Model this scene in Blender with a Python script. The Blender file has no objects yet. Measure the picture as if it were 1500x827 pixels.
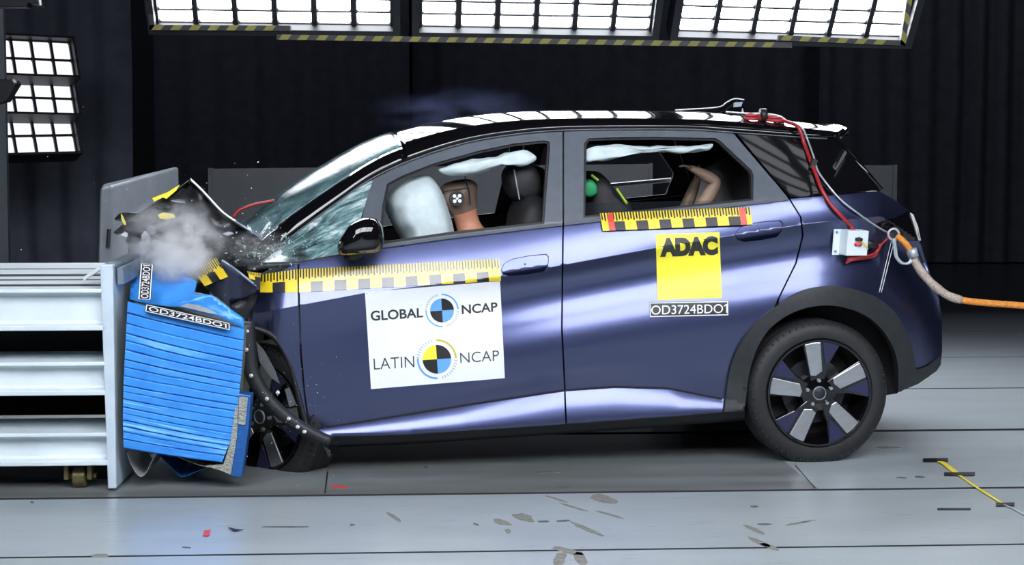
import bpy, bmesh, math, random
from mathutils import Vector, Matrix, noise
from mathutils.geometry import delaunay_2d_cdt

S = bpy.context.scene
COL = S.collection
R = math.radians

# ------------------------------------------------------------------ camera
F, CX, CY, EYE, HORIZON = 2310.0, 750.0, 413.5, 1.27, 255.0
PITCH = math.atan((CY - HORIZON) / F)
cam_d = bpy.data.cameras.new('camera')
cam_d.sensor_width = 36.0
cam_d.lens = 36.0 * F / 1500.0
cam_d.clip_end = 200
cam = bpy.data.objects.new('camera', cam_d)
COL.objects.link(cam)
cam.location = (0, 0, EYE)
cam.rotation_euler = (math.pi / 2 - PITCH, 0, 0)
S.camera = cam

# ------------------------------------------------------------------ light levels
S.view_settings.view_transform = 'Standard'
S.view_settings.look = 'None'
S.view_settings.exposure = 0.0
S.view_settings.gamma = 1.0
S.view_settings.use_curve_mapping = False
S.cycles.volume_bounces = 6
world = bpy.data.worlds.new('world')
S.world = world
world.use_nodes = True
world.node_tree.nodes['Background'].inputs[0].default_value = (0.55, 0.65, 1.0, 1)
world.node_tree.nodes['Background'].inputs[1].default_value = 0.06
LAMP_OVERHEAD = 15.0      # lamps of the overhead banks
LAMP_NEAR = 15.0          # bank over the camera's side of the track
for hx in (-5.0, 5.0):                         # unseen fill lights added to brighten the back curtains
    hd = bpy.data.lights.new('curtain_fill_light', 'AREA'); hd.shape = 'RECTANGLE'; hd.size = 6; hd.size_y = 0.4
    hd.energy = 170; hd.color = (0.75, 0.82, 1.0)
    ho = bpy.data.objects.new('curtain_fill_light', hd); COL.objects.link(ho)
    ho.location = (hx, 17.0, 9.5); ho.rotation_euler = (R(48), 0, 0)
LAMP_WALL = 1.15           # wall banks at the left

# ------------------------------------------------------------------ geometry helpers
def ray(x, y):
    a, b = (x - CX) / F, (CY - y) / F
    c, s = math.cos(PITCH), math.sin(PITCH)
    return Vector((a, c + b * s, -s + b * c))
EYEV = Vector((0, 0, EYE))

def hit(x, y, p, n):
    d = ray(x, y)
    return EYEV + d * ((Vector(p) - EYEV).dot(n) / d.dot(n))

def gnd(x, y, z=0.0):
    return hit(x, y, (0, 0, z), Vector((0, 0, 1)))

HALL = Matrix.Rotation(R(3.2), 4, 'Z')        # the hall's own axes, a little turned from the camera's
HALLI = HALL.inverted()
HN = HALL.to_3x3() @ Vector((0, 1, 0))

def hp(x, y, depth):                           # hall-frame point seen at a pixel, at a depth along the hall
    return HALLI @ hit(x, y, HALL @ Vector((0, depth, 0)), HN)
def hg(x, y, z=0.0):
    return HALLI @ gnd(x, y, z)

def lerp(pts, x):
    if x <= pts[0][0]:
        return pts[0][1]
    for (a, b), (c, d) in zip(pts, pts[1:]):
        if x <= c:
            return b + (d - b) * (x - a) / (c - a)
    return pts[-1][1]

def smooth_pts(pts, n=6, closed=False):        # Catmull-Rom through the points
    P = [Vector(p) for p in pts]
    out = []
    m = len(P)
    rng = range(m if closed else m - 1)
    for i in rng:
        p1, p2 = P[i], P[(i + 1) % m]
        p0 = P[i - 1] if (closed or i > 0) else p1 * 2 - p2
        p3 = P[(i + 2) % m] if (closed or i + 2 < m) else p2 * 2 - p1
        for k in range(n):
            t = k / n
            out.append(0.5 * ((2 * p1) + (p2 - p0) * t + (2 * p0 - 5 * p1 + 4 * p2 - p3) * t * t
                              + (3 * p1 - p0 - 3 * p2 + p3) * t ** 3))
    if not closed:
        out.append(P[-1])
    return out

class MB:
    """verts + faces collected into one mesh"""
    def __init__(s):
        s.v, s.f, s.m, s.cur = [], [], [], 0
    def add(s, vs, fs):
        o = len(s.v)
        s.v += [Vector(v) for v in vs]
        for f in fs:
            s.f.append([i + o for i in f]); s.m.append(s.cur)
        return o
    def hexa(s, c):                            # 8 corners: bottom ring 0-3, top ring 4-7
        s.add(c, [(3, 2, 1, 0), (4, 5, 6, 7), (0, 1, 5, 4), (1, 2, 6, 5), (2, 3, 7, 6), (3, 0, 4, 7)])
    def box(s, lo, hi, M=None):
        (a, b, c), (d, e, f) = lo, hi
        vs = [Vector(p) for p in ((a, b, c), (d, b, c), (d, e, c), (a, e, c), (a, b, f), (d, b, f), (d, e, f), (a, e, f))]
        if M is not None:
            vs = [M @ v for v in vs]
        s.hexa(vs)
    def tube(s, pts, r, n=8, cap=True, flat=1.0):
        P = [Vector(p) for p in pts]
        rs = r if isinstance(r, (list, tuple)) else [r] * len(P)
        up = None
        rings = []
        for i, p in enumerate(P):
            t = (P[min(i + 1, len(P) - 1)] - P[max(i - 1, 0)])
            if t.length < 1e-9: t = Vector((1, 0, 0))
            t.normalize()
            if up is None:
                up = Vector((0, 0, 1)) if abs(t.z) < 0.9 else Vector((0, 1, 0))
            a = (up - t * up.dot(t))
            if a.length < 1e-6: a = Vector((1, 0, 0)) - t * t.x
            a.normalize(); up = a
            b = t.cross(a)
            rings.append([p + (a * math.cos(k * 2 * math.pi / n) * flat + b * math.sin(k * 2 * math.pi / n)) * rs[i] for k in range(n)])
        o = len(s.v)
        for q in rings: s.v += q
        for i in range(len(P) - 1):
            for k in range(n):
                k2 = (k + 1) % n
                s.f.append([o + i * n + k, o + i * n + k2, o + (i + 1) * n + k2, o + (i + 1) * n + k]); s.m.append(s.cur)
        if cap:
            s.f.append([o + k for k in range(n)][::-1]); s.m.append(s.cur)
            s.f.append([o + (len(P) - 1) * n + k for k in range(n)]); s.m.append(s.cur)
    def lathe(s, prof, n=48, M=None, closed=False):  # prof: (radius, y) about the y axis
        o = len(s.v)
        for k in range(n):
            a = 2 * math.pi * k / n
            for r, y in prof:
                p = Vector((r * math.cos(a), y, r * math.sin(a)))
                s.v.append(M @ p if M is not None else p)
        m = len(prof)
        for k in range(n):
            k2 = (k + 1) % n
            for j in range(m if closed else m - 1):
                j2 = (j + 1) % m
                s.f.append([o + k * m + j, o + k * m + j2, o + k2 * m + j2, o + k2 * m + j]); s.m.append(s.cur)
    def prism(s, ring, off):                   # a closed ring extruded by a vector
        n = len(ring)
        a = [Vector(p) for p in ring]
        b = [p + Vector(off) for p in a]
        s.add(a + b, [list(range(n)), list(range(n, 2 * n))[::-1]] + [[(i + 1) % n, i, n + i, n + (i + 1) % n] for i in range(n)])
    def sheet(s, rows, thick=None):            # rows of points; optional thickness vector
        n, m = len(rows), len(rows[0])
        fs = [[i * m + j, i * m + j + 1, (i + 1) * m + j + 1, (i + 1) * m + j] for i in range(n - 1) for j in range(m - 1)]
        flat = [Vector(p) for r in rows for p in r]
        s.add(flat, fs)
        if thick is not None:
            t = Vector(thick)
            s.add([p + t for p in flat], [f[::-1] for f in fs])
            edge = [(i, 0) for i in range(n)] + [(n - 1, j) for j in range(1, m)] + [(i, m - 1) for i in range(n - 2, -1, -1)] + [(0, j) for j in range(m - 2, 0, -1)]
            e = [flat[i * m + j] for i, j in edge]
            k = len(e)
            s.add(e + [p + t for p in e], [[i, (i + 1) % k, k + (i + 1) % k, k + i] for i in range(k)])
    def build(s, name, mats, parent=None, smooth=False, angle=None, M=None, merge=0):
        me = bpy.data.meshes.new(name)
        me.from_pydata([tuple(v) for v in s.v], [], s.f)
        mats = mats if isinstance(mats, (list, tuple)) else [mats]
        for q in mats: me.materials.append(q)
        if len(mats) > 1:
            me.polygons.foreach_set('material_index', s.m)
        bm = bmesh.new(); bm.from_mesh(me)
        if merge: bmesh.ops.remove_doubles(bm, verts=bm.verts, dist=merge)
        bmesh.ops.recalc_face_normals(bm, faces=bm.faces)
        bm.to_mesh(me); bm.free()
        if smooth or angle:
            me.polygons.foreach_set('use_smooth', [True] * len(me.polygons))
        if angle:
            try: me.set_sharp_from_angle(angle=R(angle))
            except Exception: pass
        me.update()
        o = bpy.data.objects.new(name, me)
        COL.objects.link(o)
        if parent: o.parent = parent
        if M is not None: o.matrix_local = M
        return o

def tag(o, label=None, cat=None, group=None, kind=None):
    if label: o['label'] = label
    if cat: o['category'] = cat
    if group: o['group'] = group
    if kind: o['kind'] = kind
    return o

def empty(name, M=None, parent=None):
    o = bpy.data.objects.new(name, None)
    o.empty_display_size = 0.1
    COL.objects.link(o)
    if parent: o.parent = parent
    if M is not None: o.matrix_local = M
    return o

def bevel(o, w=0.004, n=2):
    b = o.modifiers.new('bevel', 'BEVEL'); b.width = w; b.segments = n; b.limit_method = 'ANGLE'
    return o

# ------------------------------------------------------------------ materials
def mat(name, col, rough=0.5, metal=0.0, **k):
    m = bpy.data.materials.new(name); m.use_nodes = True
    p = m.node_tree.nodes['Principled BSDF']
    p.inputs['Base Color'].default_value = (*col, 1)
    p.inputs['Roughness'].default_value = rough
    p.inputs['Metallic'].default_value = metal
    for kk, vv in k.items():
        p.inputs[kk.replace('_', ' ')].default_value = vv
    return m

def noise_mat(name, c1, c2, scale=8, rough=0.5, metal=0.0, bump=0.0, lo=0.35, hi=0.65, stretch=(1, 1, 1), detail=6, **k):
    m = mat(name, c1, rough, metal, **k)
    nt = m.node_tree; N, L = nt.nodes, nt.links
    p = N['Principled BSDF']
    tc = N.new('ShaderNodeTexCoord'); mp = N.new('ShaderNodeMapping')
    mp.inputs['Scale'].default_value = stretch
    nz = N.new('ShaderNodeTexNoise'); nz.inputs['Scale'].default_value = scale; nz.inputs['Detail'].default_value = detail
    rp = N.new('ShaderNodeValToRGB')
    rp.color_ramp.elements[0].position = lo; rp.color_ramp.elements[1].position = hi
    rp.color_ramp.elements[0].color = (*c1, 1); rp.color_ramp.elements[1].color = (*c2, 1)
    L.new(tc.outputs['Object'], mp.inputs['Vector']); L.new(mp.outputs['Vector'], nz.inputs['Vector'])
    L.new(nz.outputs['Fac'], rp.inputs['Fac']); L.new(rp.outputs['Color'], p.inputs['Base Color'])
    if bump:
        b = N.new('ShaderNodeBump'); b.inputs['Strength'].default_value = bump; b.inputs['Distance'].default_value = 0.01
        L.new(nz.outputs['Fac'], b.inputs['Height']); L.new(b.outputs['Normal'], p.inputs['Normal'])
    return m

def lamp_mat(name, strength, col=(0.9, 0.93, 1.0)):
    m = bpy.data.materials.new(name); m.use_nodes = True
    N, L = m.node_tree.nodes, m.node_tree.links
    N.remove(N['Principled BSDF'])
    e = N.new('ShaderNodeEmission'); e.inputs[0].default_value = (*col, 1); e.inputs[1].default_value = strength
    L.new(e.outputs[0], N['Material Output'].inputs[0])
    return m

def crack_glass(name, tint, alpha_lo, alpha_hi, scale, rot, white_at, crack):
    """shattered laminated glass: streaks of white crazing over a tinted pane one can partly see through"""
    m = mat(name, tint, 0.1)
    nt = m.node_tree; N, L = nt.nodes, nt.links
    p = N['Principled BSDF']
    tc = N.new('ShaderNodeTexCoord')
    r0 = N.new('ShaderNodeMapping'); r0.inputs['Rotation'].default_value = (0, rot, 0)
    mp = N.new('ShaderNodeMapping'); mp.inputs['Scale'].default_value = (0.9, 1.5, 5.0)
    L.new(tc.outputs['Object'], r0.inputs[0]); L.new(r0.outputs[0], mp.inputs[0])
    nz = N.new('ShaderNodeTexNoise'); nz.inputs['Scale'].default_value = scale; nz.inputs['Detail'].default_value = 9
    nz.inputs['Roughness'].default_value = 0.68; nz.inputs['Distortion'].default_value = 0.7
    L.new(mp.outputs[0], nz.inputs['Vector'])
    rp = N.new('ShaderNodeValToRGB'); el = rp.color_ramp.elements
    el[0].position = 0.36; el[0].color = (tint[0] * 0.12, tint[1] * 0.12, tint[2] * 0.13, 1)
    el[1].position = white_at + 0.1; el[1].color = (0.8, 0.87, 0.88, 1)
    q = el.new(0.47); q.color = (*tint, 1)
    q = el.new(white_at); q.color = (tint[0] * 1.7, tint[1] * 1.6, tint[2] * 1.6, 1)
    L.new(nz.outputs['Fac'], rp.inputs['Fac'])
    vo = N.new('ShaderNodeTexVoronoi'); vo.feature = 'DISTANCE_TO_EDGE'; vo.inputs['Scale'].default_value = 70
    L.new(mp.outputs[0], vo.inputs['Vector'])
    vr = N.new('ShaderNodeMapRange'); vr.inputs[1].default_value = 0.0; vr.inputs[2].default_value = 0.05; vr.inputs[3].default_value = crack; vr.inputs[4].default_value = 0.0
    L.new(vo.outputs['Distance'], vr.inputs[0])
    mx = N.new('ShaderNodeMixRGB'); mx.inputs[2].default_value = (0.75, 0.85, 0.86, 1)
    L.new(vr.outputs[0], mx.inputs[0]); L.new(rp.outputs['Color'], mx.inputs[1]); L.new(mx.outputs[0], p.inputs['Base Color'])
    ar = N.new('ShaderNodeMapRange'); ar.inputs[1].default_value = 0.35; ar.inputs[2].default_value = 0.65
    ar.inputs[3].default_value = alpha_lo; ar.inputs[4].default_value = alpha_hi
    L.new(nz.outputs['Fac'], ar.inputs[0]); L.new(ar.outputs[0], p.inputs['Alpha'])
    b = N.new('ShaderNodeBump'); b.inputs['Strength'].default_value = 0.35; b.inputs['Distance'].default_value = 0.006
    L.new(nz.outputs['Fac'], b.inputs['Height']); L.new(b.outputs['Normal'], p.inputs['Normal'])
    return m

M = {}
M['paint'] = mat('indigo_metallic_paint', (0.075, 0.09, 0.2), 0.34, 0.93, Coat_Weight=1.0, Coat_Roughness=0.16)
M['black_gloss'] = mat('gloss_black_paint', (0.004, 0.004, 0.005), 0.06, 0.0, Coat_Weight=0.6)
M['black_plastic'] = noise_mat('black_plastic', (0.012, 0.013, 0.015), (0.02, 0.022, 0.025), 40, 0.5)
M['cladding'] = noise_mat('dark_grey_cladding', (0.016, 0.019, 0.022), (0.022, 0.026, 0.029), 30, 0.55)
M['frame_grey'] = noise_mat('satin_grey_frame', (0.095, 0.11, 0.13), (0.11, 0.125, 0.15), 20, 0.38)
M['rubber'] = noise_mat('tyre_rubber', (0.009, 0.010, 0.011), (0.014, 0.015, 0.017), 25, 0.6)
M['dark'] = mat('dark_interior', (0.008, 0.008, 0.01), 0.7)
M['interior'] = noise_mat('black_upholstery', (0.010, 0.010, 0.012), (0.016, 0.016, 0.02), 30, 0.65)
M['silver'] = noise_mat('brushed_alloy', (0.58, 0.6, 0.63), (0.64, 0.66, 0.69), 20, 0.28, 0.95, stretch=(1, 1, 3))
M['wheel_blue'] = mat('wheel_blue_insert', (0.03, 0.032, 0.085), 0.35, 0.3)
M['steel_grey'] = noise_mat('galvanised_steel', (0.22, 0.27, 0.34), (0.3, 0.36, 0.44), 12, 0.4, 0.5)
M['white_steel'] = noise_mat('white_painted_steel', (0.62, 0.7, 0.74), (0.7, 0.78, 0.82), 5, 0.45)
M['brass'] = noise_mat('brass_roller', (0.12, 0.1, 0.045), (0.2, 0.17, 0.08), 30, 0.4, 0.6)
M['foil'] = noise_mat('blue_anodised_foil', (0.035, 0.25, 0.74), (0.05, 0.31, 0.84), 9, 0.3, 0.1, bump=0.15)
M['honeycomb'] = noise_mat('bare_honeycomb_aluminium', (0.25, 0.27, 0.22), (0.5, 0.52, 0.48), 90, 0.45, 0.4, bump=0.8, stretch=(1, 1, 3))
M['alu'] = noise_mat('bent_aluminium_sheet', (0.45, 0.48, 0.52), (0.6, 0.63, 0.66), 15, 0.35, 0.5)
M['white'] = mat('white_vinyl', (0.8, 0.83, 0.85), 0.45)
M['yellow'] = mat('yellow_vinyl', (0.9, 0.72, 0.03), 0.4)
M['lemon'] = mat('bright_yellow_vinyl', (0.95, 0.85, 0.05), 0.4)
M['ink'] = mat('black_ink', (0.012, 0.012, 0.014), 0.45)
M['red'] = mat('red_vinyl', (0.65, 0.06, 0.04), 0.4)
M['sky_ink'] = mat('light_blue_ink', (0.13, 0.38, 0.78), 0.45)
M['grey_ink'] = mat('pale_grey_ink', (0.5, 0.53, 0.55), 0.5)
M['dark_ink'] = mat('charcoal_ink', (0.03, 0.032, 0.036), 0.45)
M['olive_ink'] = mat('olive_yellow_ink', (0.55, 0.5, 0.05), 0.45)
M['red_cable'] = mat('red_cable_sheath', (0.33, 0.02, 0.025), 0.4)
M['wire'] = mat('pale_wire', (0.45, 0.5, 0.55), 0.35, 0.4)
M['airbag'] = noise_mat('airbag_fabric', (0.52, 0.62, 0.64), (0.6, 0.7, 0.72), 25, 0.7)
M['tape_yellow'] = mat('faded_hazard_yellow', (0.22, 0.2, 0.04), 0.6)
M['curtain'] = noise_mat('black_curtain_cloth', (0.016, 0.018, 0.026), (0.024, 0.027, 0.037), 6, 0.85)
M['grey_panel'] = noise_mat('dark_grey_panel', (0.035, 0.042, 0.05), (0.045, 0.052, 0.06), 4, 0.5)
M['housing'] = mat('lamp_housing', (0.014, 0.016, 0.02), 0.5)

def text_mesh(body, bold=0.0):
    """triangles of a line of text scaled into the unit square (x right, y down)"""
    cu = bpy.data.curves.new('lettering_source', 'FONT')
    cu.body = body; cu.size = 1.0; cu.offset = bold; cu.resolution_u = 4
    o = bpy.data.objects.new('lettering_source', cu)
    COL.objects.link(o)
    dg = bpy.context.evaluated_depsgraph_get(); dg.update()
    ev = o.evaluated_get(dg)
    me = ev.to_mesh()
    me.calc_loop_triangles()
    vs = [(v.co.x, v.co.y) for v in me.vertices]
    fs = [tuple(t.vertices) for t in me.loop_triangles]
    ev.to_mesh_clear()
    bpy.data.objects.remove(o); bpy.data.curves.remove(cu)
    x0, x1 = min(v[0] for v in vs), max(v[0] for v in vs)
    y0, y1 = min(v[1] for v in vs), max(v[1] for v in vs)
    bm = bmesh.new()                           # cut finely so that the letters follow a curved skin
    bv = [bm.verts.new((x, y, 0)) for x, y in vs]
    for f in fs:
        try: bm.faces.new([bv[i] for i in f])
        except ValueError: pass
    for k in range(1, 8):
        bmesh.ops.bisect_plane(bm, geom=bm.verts[:] + bm.edges[:] + bm.faces[:], plane_co=(0, y0 + (y1 - y0) * k / 8, 0), plane_no=(0, 1, 0))
    for k in range(1, 24):
        bmesh.ops.bisect_plane(bm, geom=bm.verts[:] + bm.edges[:] + bm.faces[:], plane_co=(x0 + (x1 - x0) * k / 24, 0, 0), plane_no=(1, 0, 0))
    bm.verts.index_update()
    vs = [(v.co.x, v.co.y) for v in bm.verts]; fs = [tuple(v.index for v in f.verts) for f in bm.faces]
    bm.free()
    if body.endswith('1'):                     # give the figure one its flag
        k = len(vs)
        vs += [(x0 + (x1 - x0) * a, y1 - (y1 - y0) * b) for a, b in ((0.952, 0.2), (0.984, 0.0), (0.998, 0.0), (0.998, 0.05), (0.957, 0.3))]
        fs.append(tuple(range(k, k + 5)))
    return [((x - x0) / (x1 - x0), 1 - (y - y0) / (y1 - y0)) for x, y in vs], fs

def bilin(q, s, t):                            # q: tl, tr, br, bl pixels
    a = Vector(q[0]).lerp(Vector(q[1]), s); b = Vector(q[3]).lerp(Vector(q[2]), s)
    return a.lerp(b, t)

def inside(poly, x, y):
    c = False
    j = len(poly) - 1
    for i in range(len(poly)):
        xi, yi = poly[i]; xj, yj = poly[j]
        if (yi > y) != (yj > y) and x < (xj - xi) * (y - yi) / (yj - yi) + xi:
            c = not c
        j = i
    return c

def dense(poly, step, closed=True):
    out = []
    n = len(poly)
    for i in range(n if closed else n - 1):
        a, b = Vector(poly[i]), Vector(poly[(i + 1) % n])
        k = max(1, int(round((b - a).length / step)))
        out += [a.lerp(b, t / k) for t in range(k)]
    if not closed: out.append(Vector(poly[-1]))
    return out

def fill(outline, holes=(), step=6.0, lines=()):
    """triangulate a flat outline with holes and guide lines on a fine grid"""
    pts, edges = [], []
    def loop(ps, closed):
        o = len(pts)
        pts.extend(ps)
        for i in range(len(ps) if closed else len(ps) - 1):
            edges.append((o + i, o + (i + 1) % len(ps)))
    loops = [dense(outline, step)] + [dense(h, step) for h in holes]
    for l in loops: loop(l, True)
    near = {}
    def key(p): return (int(p.x // step), int(p.y // step))
    for p in pts: near.setdefault(key(p), []).append(p)
    def crowded(p, d):
        kx, ky = key(p)
        return any((q - p).length < d for a in (-1, 0, 1) for b in (-1, 0, 1) for q in near.get((kx + a, ky + b), ()))
    near0 = {k: list(v) for k, v in near.items()}
    def crowded0(p, d):
        kx, ky = key(p)
        return any((q - p).length < d for a in (-1, 0, 1) for b in (-1, 0, 1) for q in near0.get((kx + a, ky + b), ()))
    polys = [[(p.x, p.y) for p in l] for l in loops]
    def ok(x, y):
        return inside(polys[0], x, y) and not any(inside(h, x, y) for h in polys[1:])
    for ln in lines:
        run = []
        for p in dense(ln, step, False) + [None]:
            if p is not None and ok(p.x, p.y) and not crowded0(p, step * 0.3):
                run.append(p)
            else:
                if len(run) > 1:
                    loop(run, False)
                run = []
        for p in dense(ln, step, False):
            near.setdefault(key(p), []).append(p)
    x0, x1 = min(p.x for p in loops[0]), max(p.x for p in loops[0])
    y0, y1 = min(p.y for p in loops[0]), max(p.y for p in loops[0])
    ny = int((y1 - y0) / step) + 1
    for j in range(ny + 1):
        y = y0 + j * step
        for i in range(int((x1 - x0) / step) + 2):
            p = Vector((x0 + (i + 0.5 * (j % 2)) * step, y))
            if ok(p.x, p.y) and not crowded(p, step * 0.55):
                pts.append(p)
    vs, es, fs, *_ = delaunay_2d_cdt(pts, edges, [], 0, 1e-5)
    tris = []
    for f in fs:
        c = sum((vs[i] for i in f), Vector((0, 0))) / len(f)
        if ok(c.x, c.y): tris.append(tuple(f))
    return vs, tris

def rim_edges(tris):
    cnt = {}
    for f in tris:
        for i in range(len(f)):
            a, b = f[i], f[(i + 1) % len(f)]
            cnt[(min(a, b), max(a, b))] = cnt.get((min(a, b), max(a, b)), 0) + 1
    return [e for e, c in cnt.items() if c == 1]

# ------------------------------------------------------------------ the hall
def floor_obj():
    """painted steel plates running along the hall with sunk joints and a tow slot"""
    ys = []
    def joint(px, py, w, d):
        y = hg(px, py).y
        ys.append((y, w, d))
    joint(750, 806.5, 0.022, 0.03)
    joint(750, 722, 0.036, 0.05)
    joint(1400, 629.5, 0.062, 0.09)
    joint(1400, 568.5, 0.032, 0.03)
    joint(1400, 523, 0.022, 0.02)
    joint(1400, 485, 0.022, 0.02)
    ys.sort()
    m = noise_mat('painted_steel_floor', (0.33, 0.38, 0.40), (0.40, 0.445, 0.465), 3.5, 0.3, 0.0, stretch=(0.35, 1.4, 1), lo=0.3, hi=0.7)
    nt = m.node_tree; N, L = nt.nodes, nt.links
    p = N['Principled BSDF']
    old = p.inputs['Base Color'].links[0].from_socket
    tc = N.new('ShaderNodeTexCoord'); sx = N.new('ShaderNodeSeparateXYZ')
    L.new(tc.outputs['Object'], sx.inputs[0])
    # browner, dirtier plate beside the rail, its colour also darkened for the car's shade
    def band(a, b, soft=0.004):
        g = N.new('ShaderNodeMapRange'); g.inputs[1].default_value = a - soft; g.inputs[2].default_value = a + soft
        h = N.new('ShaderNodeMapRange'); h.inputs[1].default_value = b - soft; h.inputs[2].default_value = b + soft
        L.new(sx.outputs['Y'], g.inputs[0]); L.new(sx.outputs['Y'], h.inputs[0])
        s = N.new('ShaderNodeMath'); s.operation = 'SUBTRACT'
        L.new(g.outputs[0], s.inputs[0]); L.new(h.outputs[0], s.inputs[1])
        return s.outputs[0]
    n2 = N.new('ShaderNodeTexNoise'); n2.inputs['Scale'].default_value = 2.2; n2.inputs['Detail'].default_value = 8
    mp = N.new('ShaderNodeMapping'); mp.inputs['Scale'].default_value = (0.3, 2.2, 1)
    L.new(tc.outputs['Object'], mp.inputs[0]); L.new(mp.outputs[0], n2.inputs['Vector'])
    worn_shaded = N.new('ShaderNodeValToRGB')
    worn_shaded.color_ramp.elements[0].color = (0.14, 0.15, 0.142, 1); worn_shaded.color_ramp.elements[0].position = 0.35
    worn_shaded.color_ramp.elements[1].color = (0.215, 0.24, 0.245, 1); worn_shaded.color_ramp.elements[1].position = 0.62
    L.new(n2.outputs['Fac'], worn_shaded.inputs['Fac'])
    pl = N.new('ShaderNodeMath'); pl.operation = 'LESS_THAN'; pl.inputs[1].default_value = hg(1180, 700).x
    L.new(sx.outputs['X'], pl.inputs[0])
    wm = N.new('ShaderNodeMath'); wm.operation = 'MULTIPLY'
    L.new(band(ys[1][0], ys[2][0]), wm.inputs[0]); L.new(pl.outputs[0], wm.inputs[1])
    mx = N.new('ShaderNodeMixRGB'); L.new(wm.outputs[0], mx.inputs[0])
    L.new(old, mx.inputs[1]); L.new(worn_shaded.outputs[0], mx.inputs[2])
    # light falloff painted in: floor colour fades to near black at the back
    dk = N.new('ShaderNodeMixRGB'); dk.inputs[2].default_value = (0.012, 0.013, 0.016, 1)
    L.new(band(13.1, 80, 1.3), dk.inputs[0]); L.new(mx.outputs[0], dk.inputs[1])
    # fine scratches and dirt
    n3 = N.new('ShaderNodeTexNoise'); n3.inputs['Scale'].default_value = 26; n3.inputs['Detail'].default_value = 10
    mp3 = N.new('ShaderNodeMapping'); mp3.inputs['Scale'].default_value = (0.25, 1.6, 1)
    L.new(tc.outputs['Object'], mp3.inputs[0]); L.new(mp3.outputs[0], n3.inputs['Vector'])
    r3 = N.new('ShaderNodeMapRange'); r3.inputs[1].default_value = 0.62; r3.inputs[2].default_value = 0.72; r3.inputs[3].default_value = 0; r3.inputs[4].default_value = 0.5
    L.new(n3.outputs['Fac'], r3.inputs[0])
    sc = N.new('ShaderNodeMixRGB'); sc.inputs[2].default_value = (0.16, 0.17, 0.17, 1)
    L.new(r3.outputs[0], sc.inputs[0]); L.new(dk.outputs[0], sc.inputs[1]); L.new(sc.outputs[0], p.inputs['Base Color'])
    prof = [(-6, 0)]
    for y, w, d in ys:
        prof += [(y - w / 2, 0), (y - w / 2 + 0.001, -d), (y + w / 2 - 0.001, -d), (y + w / 2, 0)]
    prof += [(40, 0)]
    b = MB()
    for k, (pa, pb) in enumerate(zip(prof, prof[1:])):
        b.cur = 0 if k % 4 == 0 else 1
        b.sheet([[(x, y, z) for y, z in (pa, pb)] for x in (-16, -6, 0, 6, 20)])
    o = b.build('floor', [m, mat('dark_joint', (0.02, 0.022, 0.025), 0.7)], M=HALL, merge=0.0001)  # joint faces in a darker colour than the plates
    tag(o, kind='structure')
    return o
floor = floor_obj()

def struct_box(name, lo, hi, m, Mx=HALL):
    b = MB(); b.box(lo, hi)
    return tag(b.build(name, m, M=Mx), kind='structure')
M['hall_dark'] = noise_mat('dark_hall_wall', (0.010, 0.011, 0.014), (0.014, 0.015, 0.019), 1.5, 0.8)
struct_box('wall_back', (-16, 27.5, 0), (20, 27.8, 10), M['hall_dark'])
struct_box('wall_left', (-16.3, -6, 0), (-16, 27.8, 10), M['hall_dark'])
struct_box('wall_right', (20, -6, 0), (20.3, 27.8, 10), M['hall_dark'])
struct_box('wall_front', (-16, -6.3, 0), (20, -6, 10), M['hall_dark'])
struct_box('ceiling', (-16, -6, 10), (20, 27.8, 10.3), M['hall_dark'])

def curtain(x0, x1, y, z0, z1, pitch, amp, m, label, seed, Mx=HALL, group=None):
    rnd = random.Random(seed)
    cols = []
    n = int((x1 - x0) / pitch * 8)
    ph = 0
    for i in range(n + 1):
        x = x0 + (x1 - x0) * i / n
        a = amp * (0.6 + 0.6 * noise.noise(Vector((x * 0.7, seed, 0))))
        cols.append((x, y + a * math.sin(2 * math.pi * x / pitch + 2.5 * noise.noise(Vector((x * 0.9, seed, 5))))))
    b = MB()
    rows = [[(x + 0.05 * noise.noise(Vector((x, z, seed))), yy * 1.0 + 0.03 * noise.noise(Vector((x * 2, z * 0.5, seed + 9))), z) for x, yy in cols] for z in (z0, (z0 * 2 + z1) / 3, (z0 + 2 * z1) / 3, z1)]
    b.sheet(rows, (0, 0.004, 0))
    o = b.build('curtain', m, M=Mx, smooth=True)
    tag(o, label, 'curtain', group)
    return o
M['curtain_lit'] = noise_mat('lit_curtain_cloth', (0.10, 0.115, 0.16), (0.13, 0.145, 0.19), 5, 0.8)  # lighter copy of the curtain cloth, lamp light put into its colour
def xs(px, depth): return hp(px, 200, depth).x
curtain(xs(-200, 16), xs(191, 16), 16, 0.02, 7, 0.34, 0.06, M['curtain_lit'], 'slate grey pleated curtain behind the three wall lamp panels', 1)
curtain(xs(228, 22), xs(600, 22), 22, 0.02, 8, 0.5, 0.07, M['curtain'], 'black pleated curtain behind the broken windscreen and hood', 2)
curtain(xs(604, 22.6), xs(1205, 22.6), 22.6, 0.02, 8, 0.55, 0.08, M['curtain'], 'black pleated curtain behind the car roof', 3)
curtain(xs(1200, 22), xs(1900, 22), 22, 0.02, 8, 0.36, 0.09, M['curtain'], 'black pleated curtain right of the car tail', 4)

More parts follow.
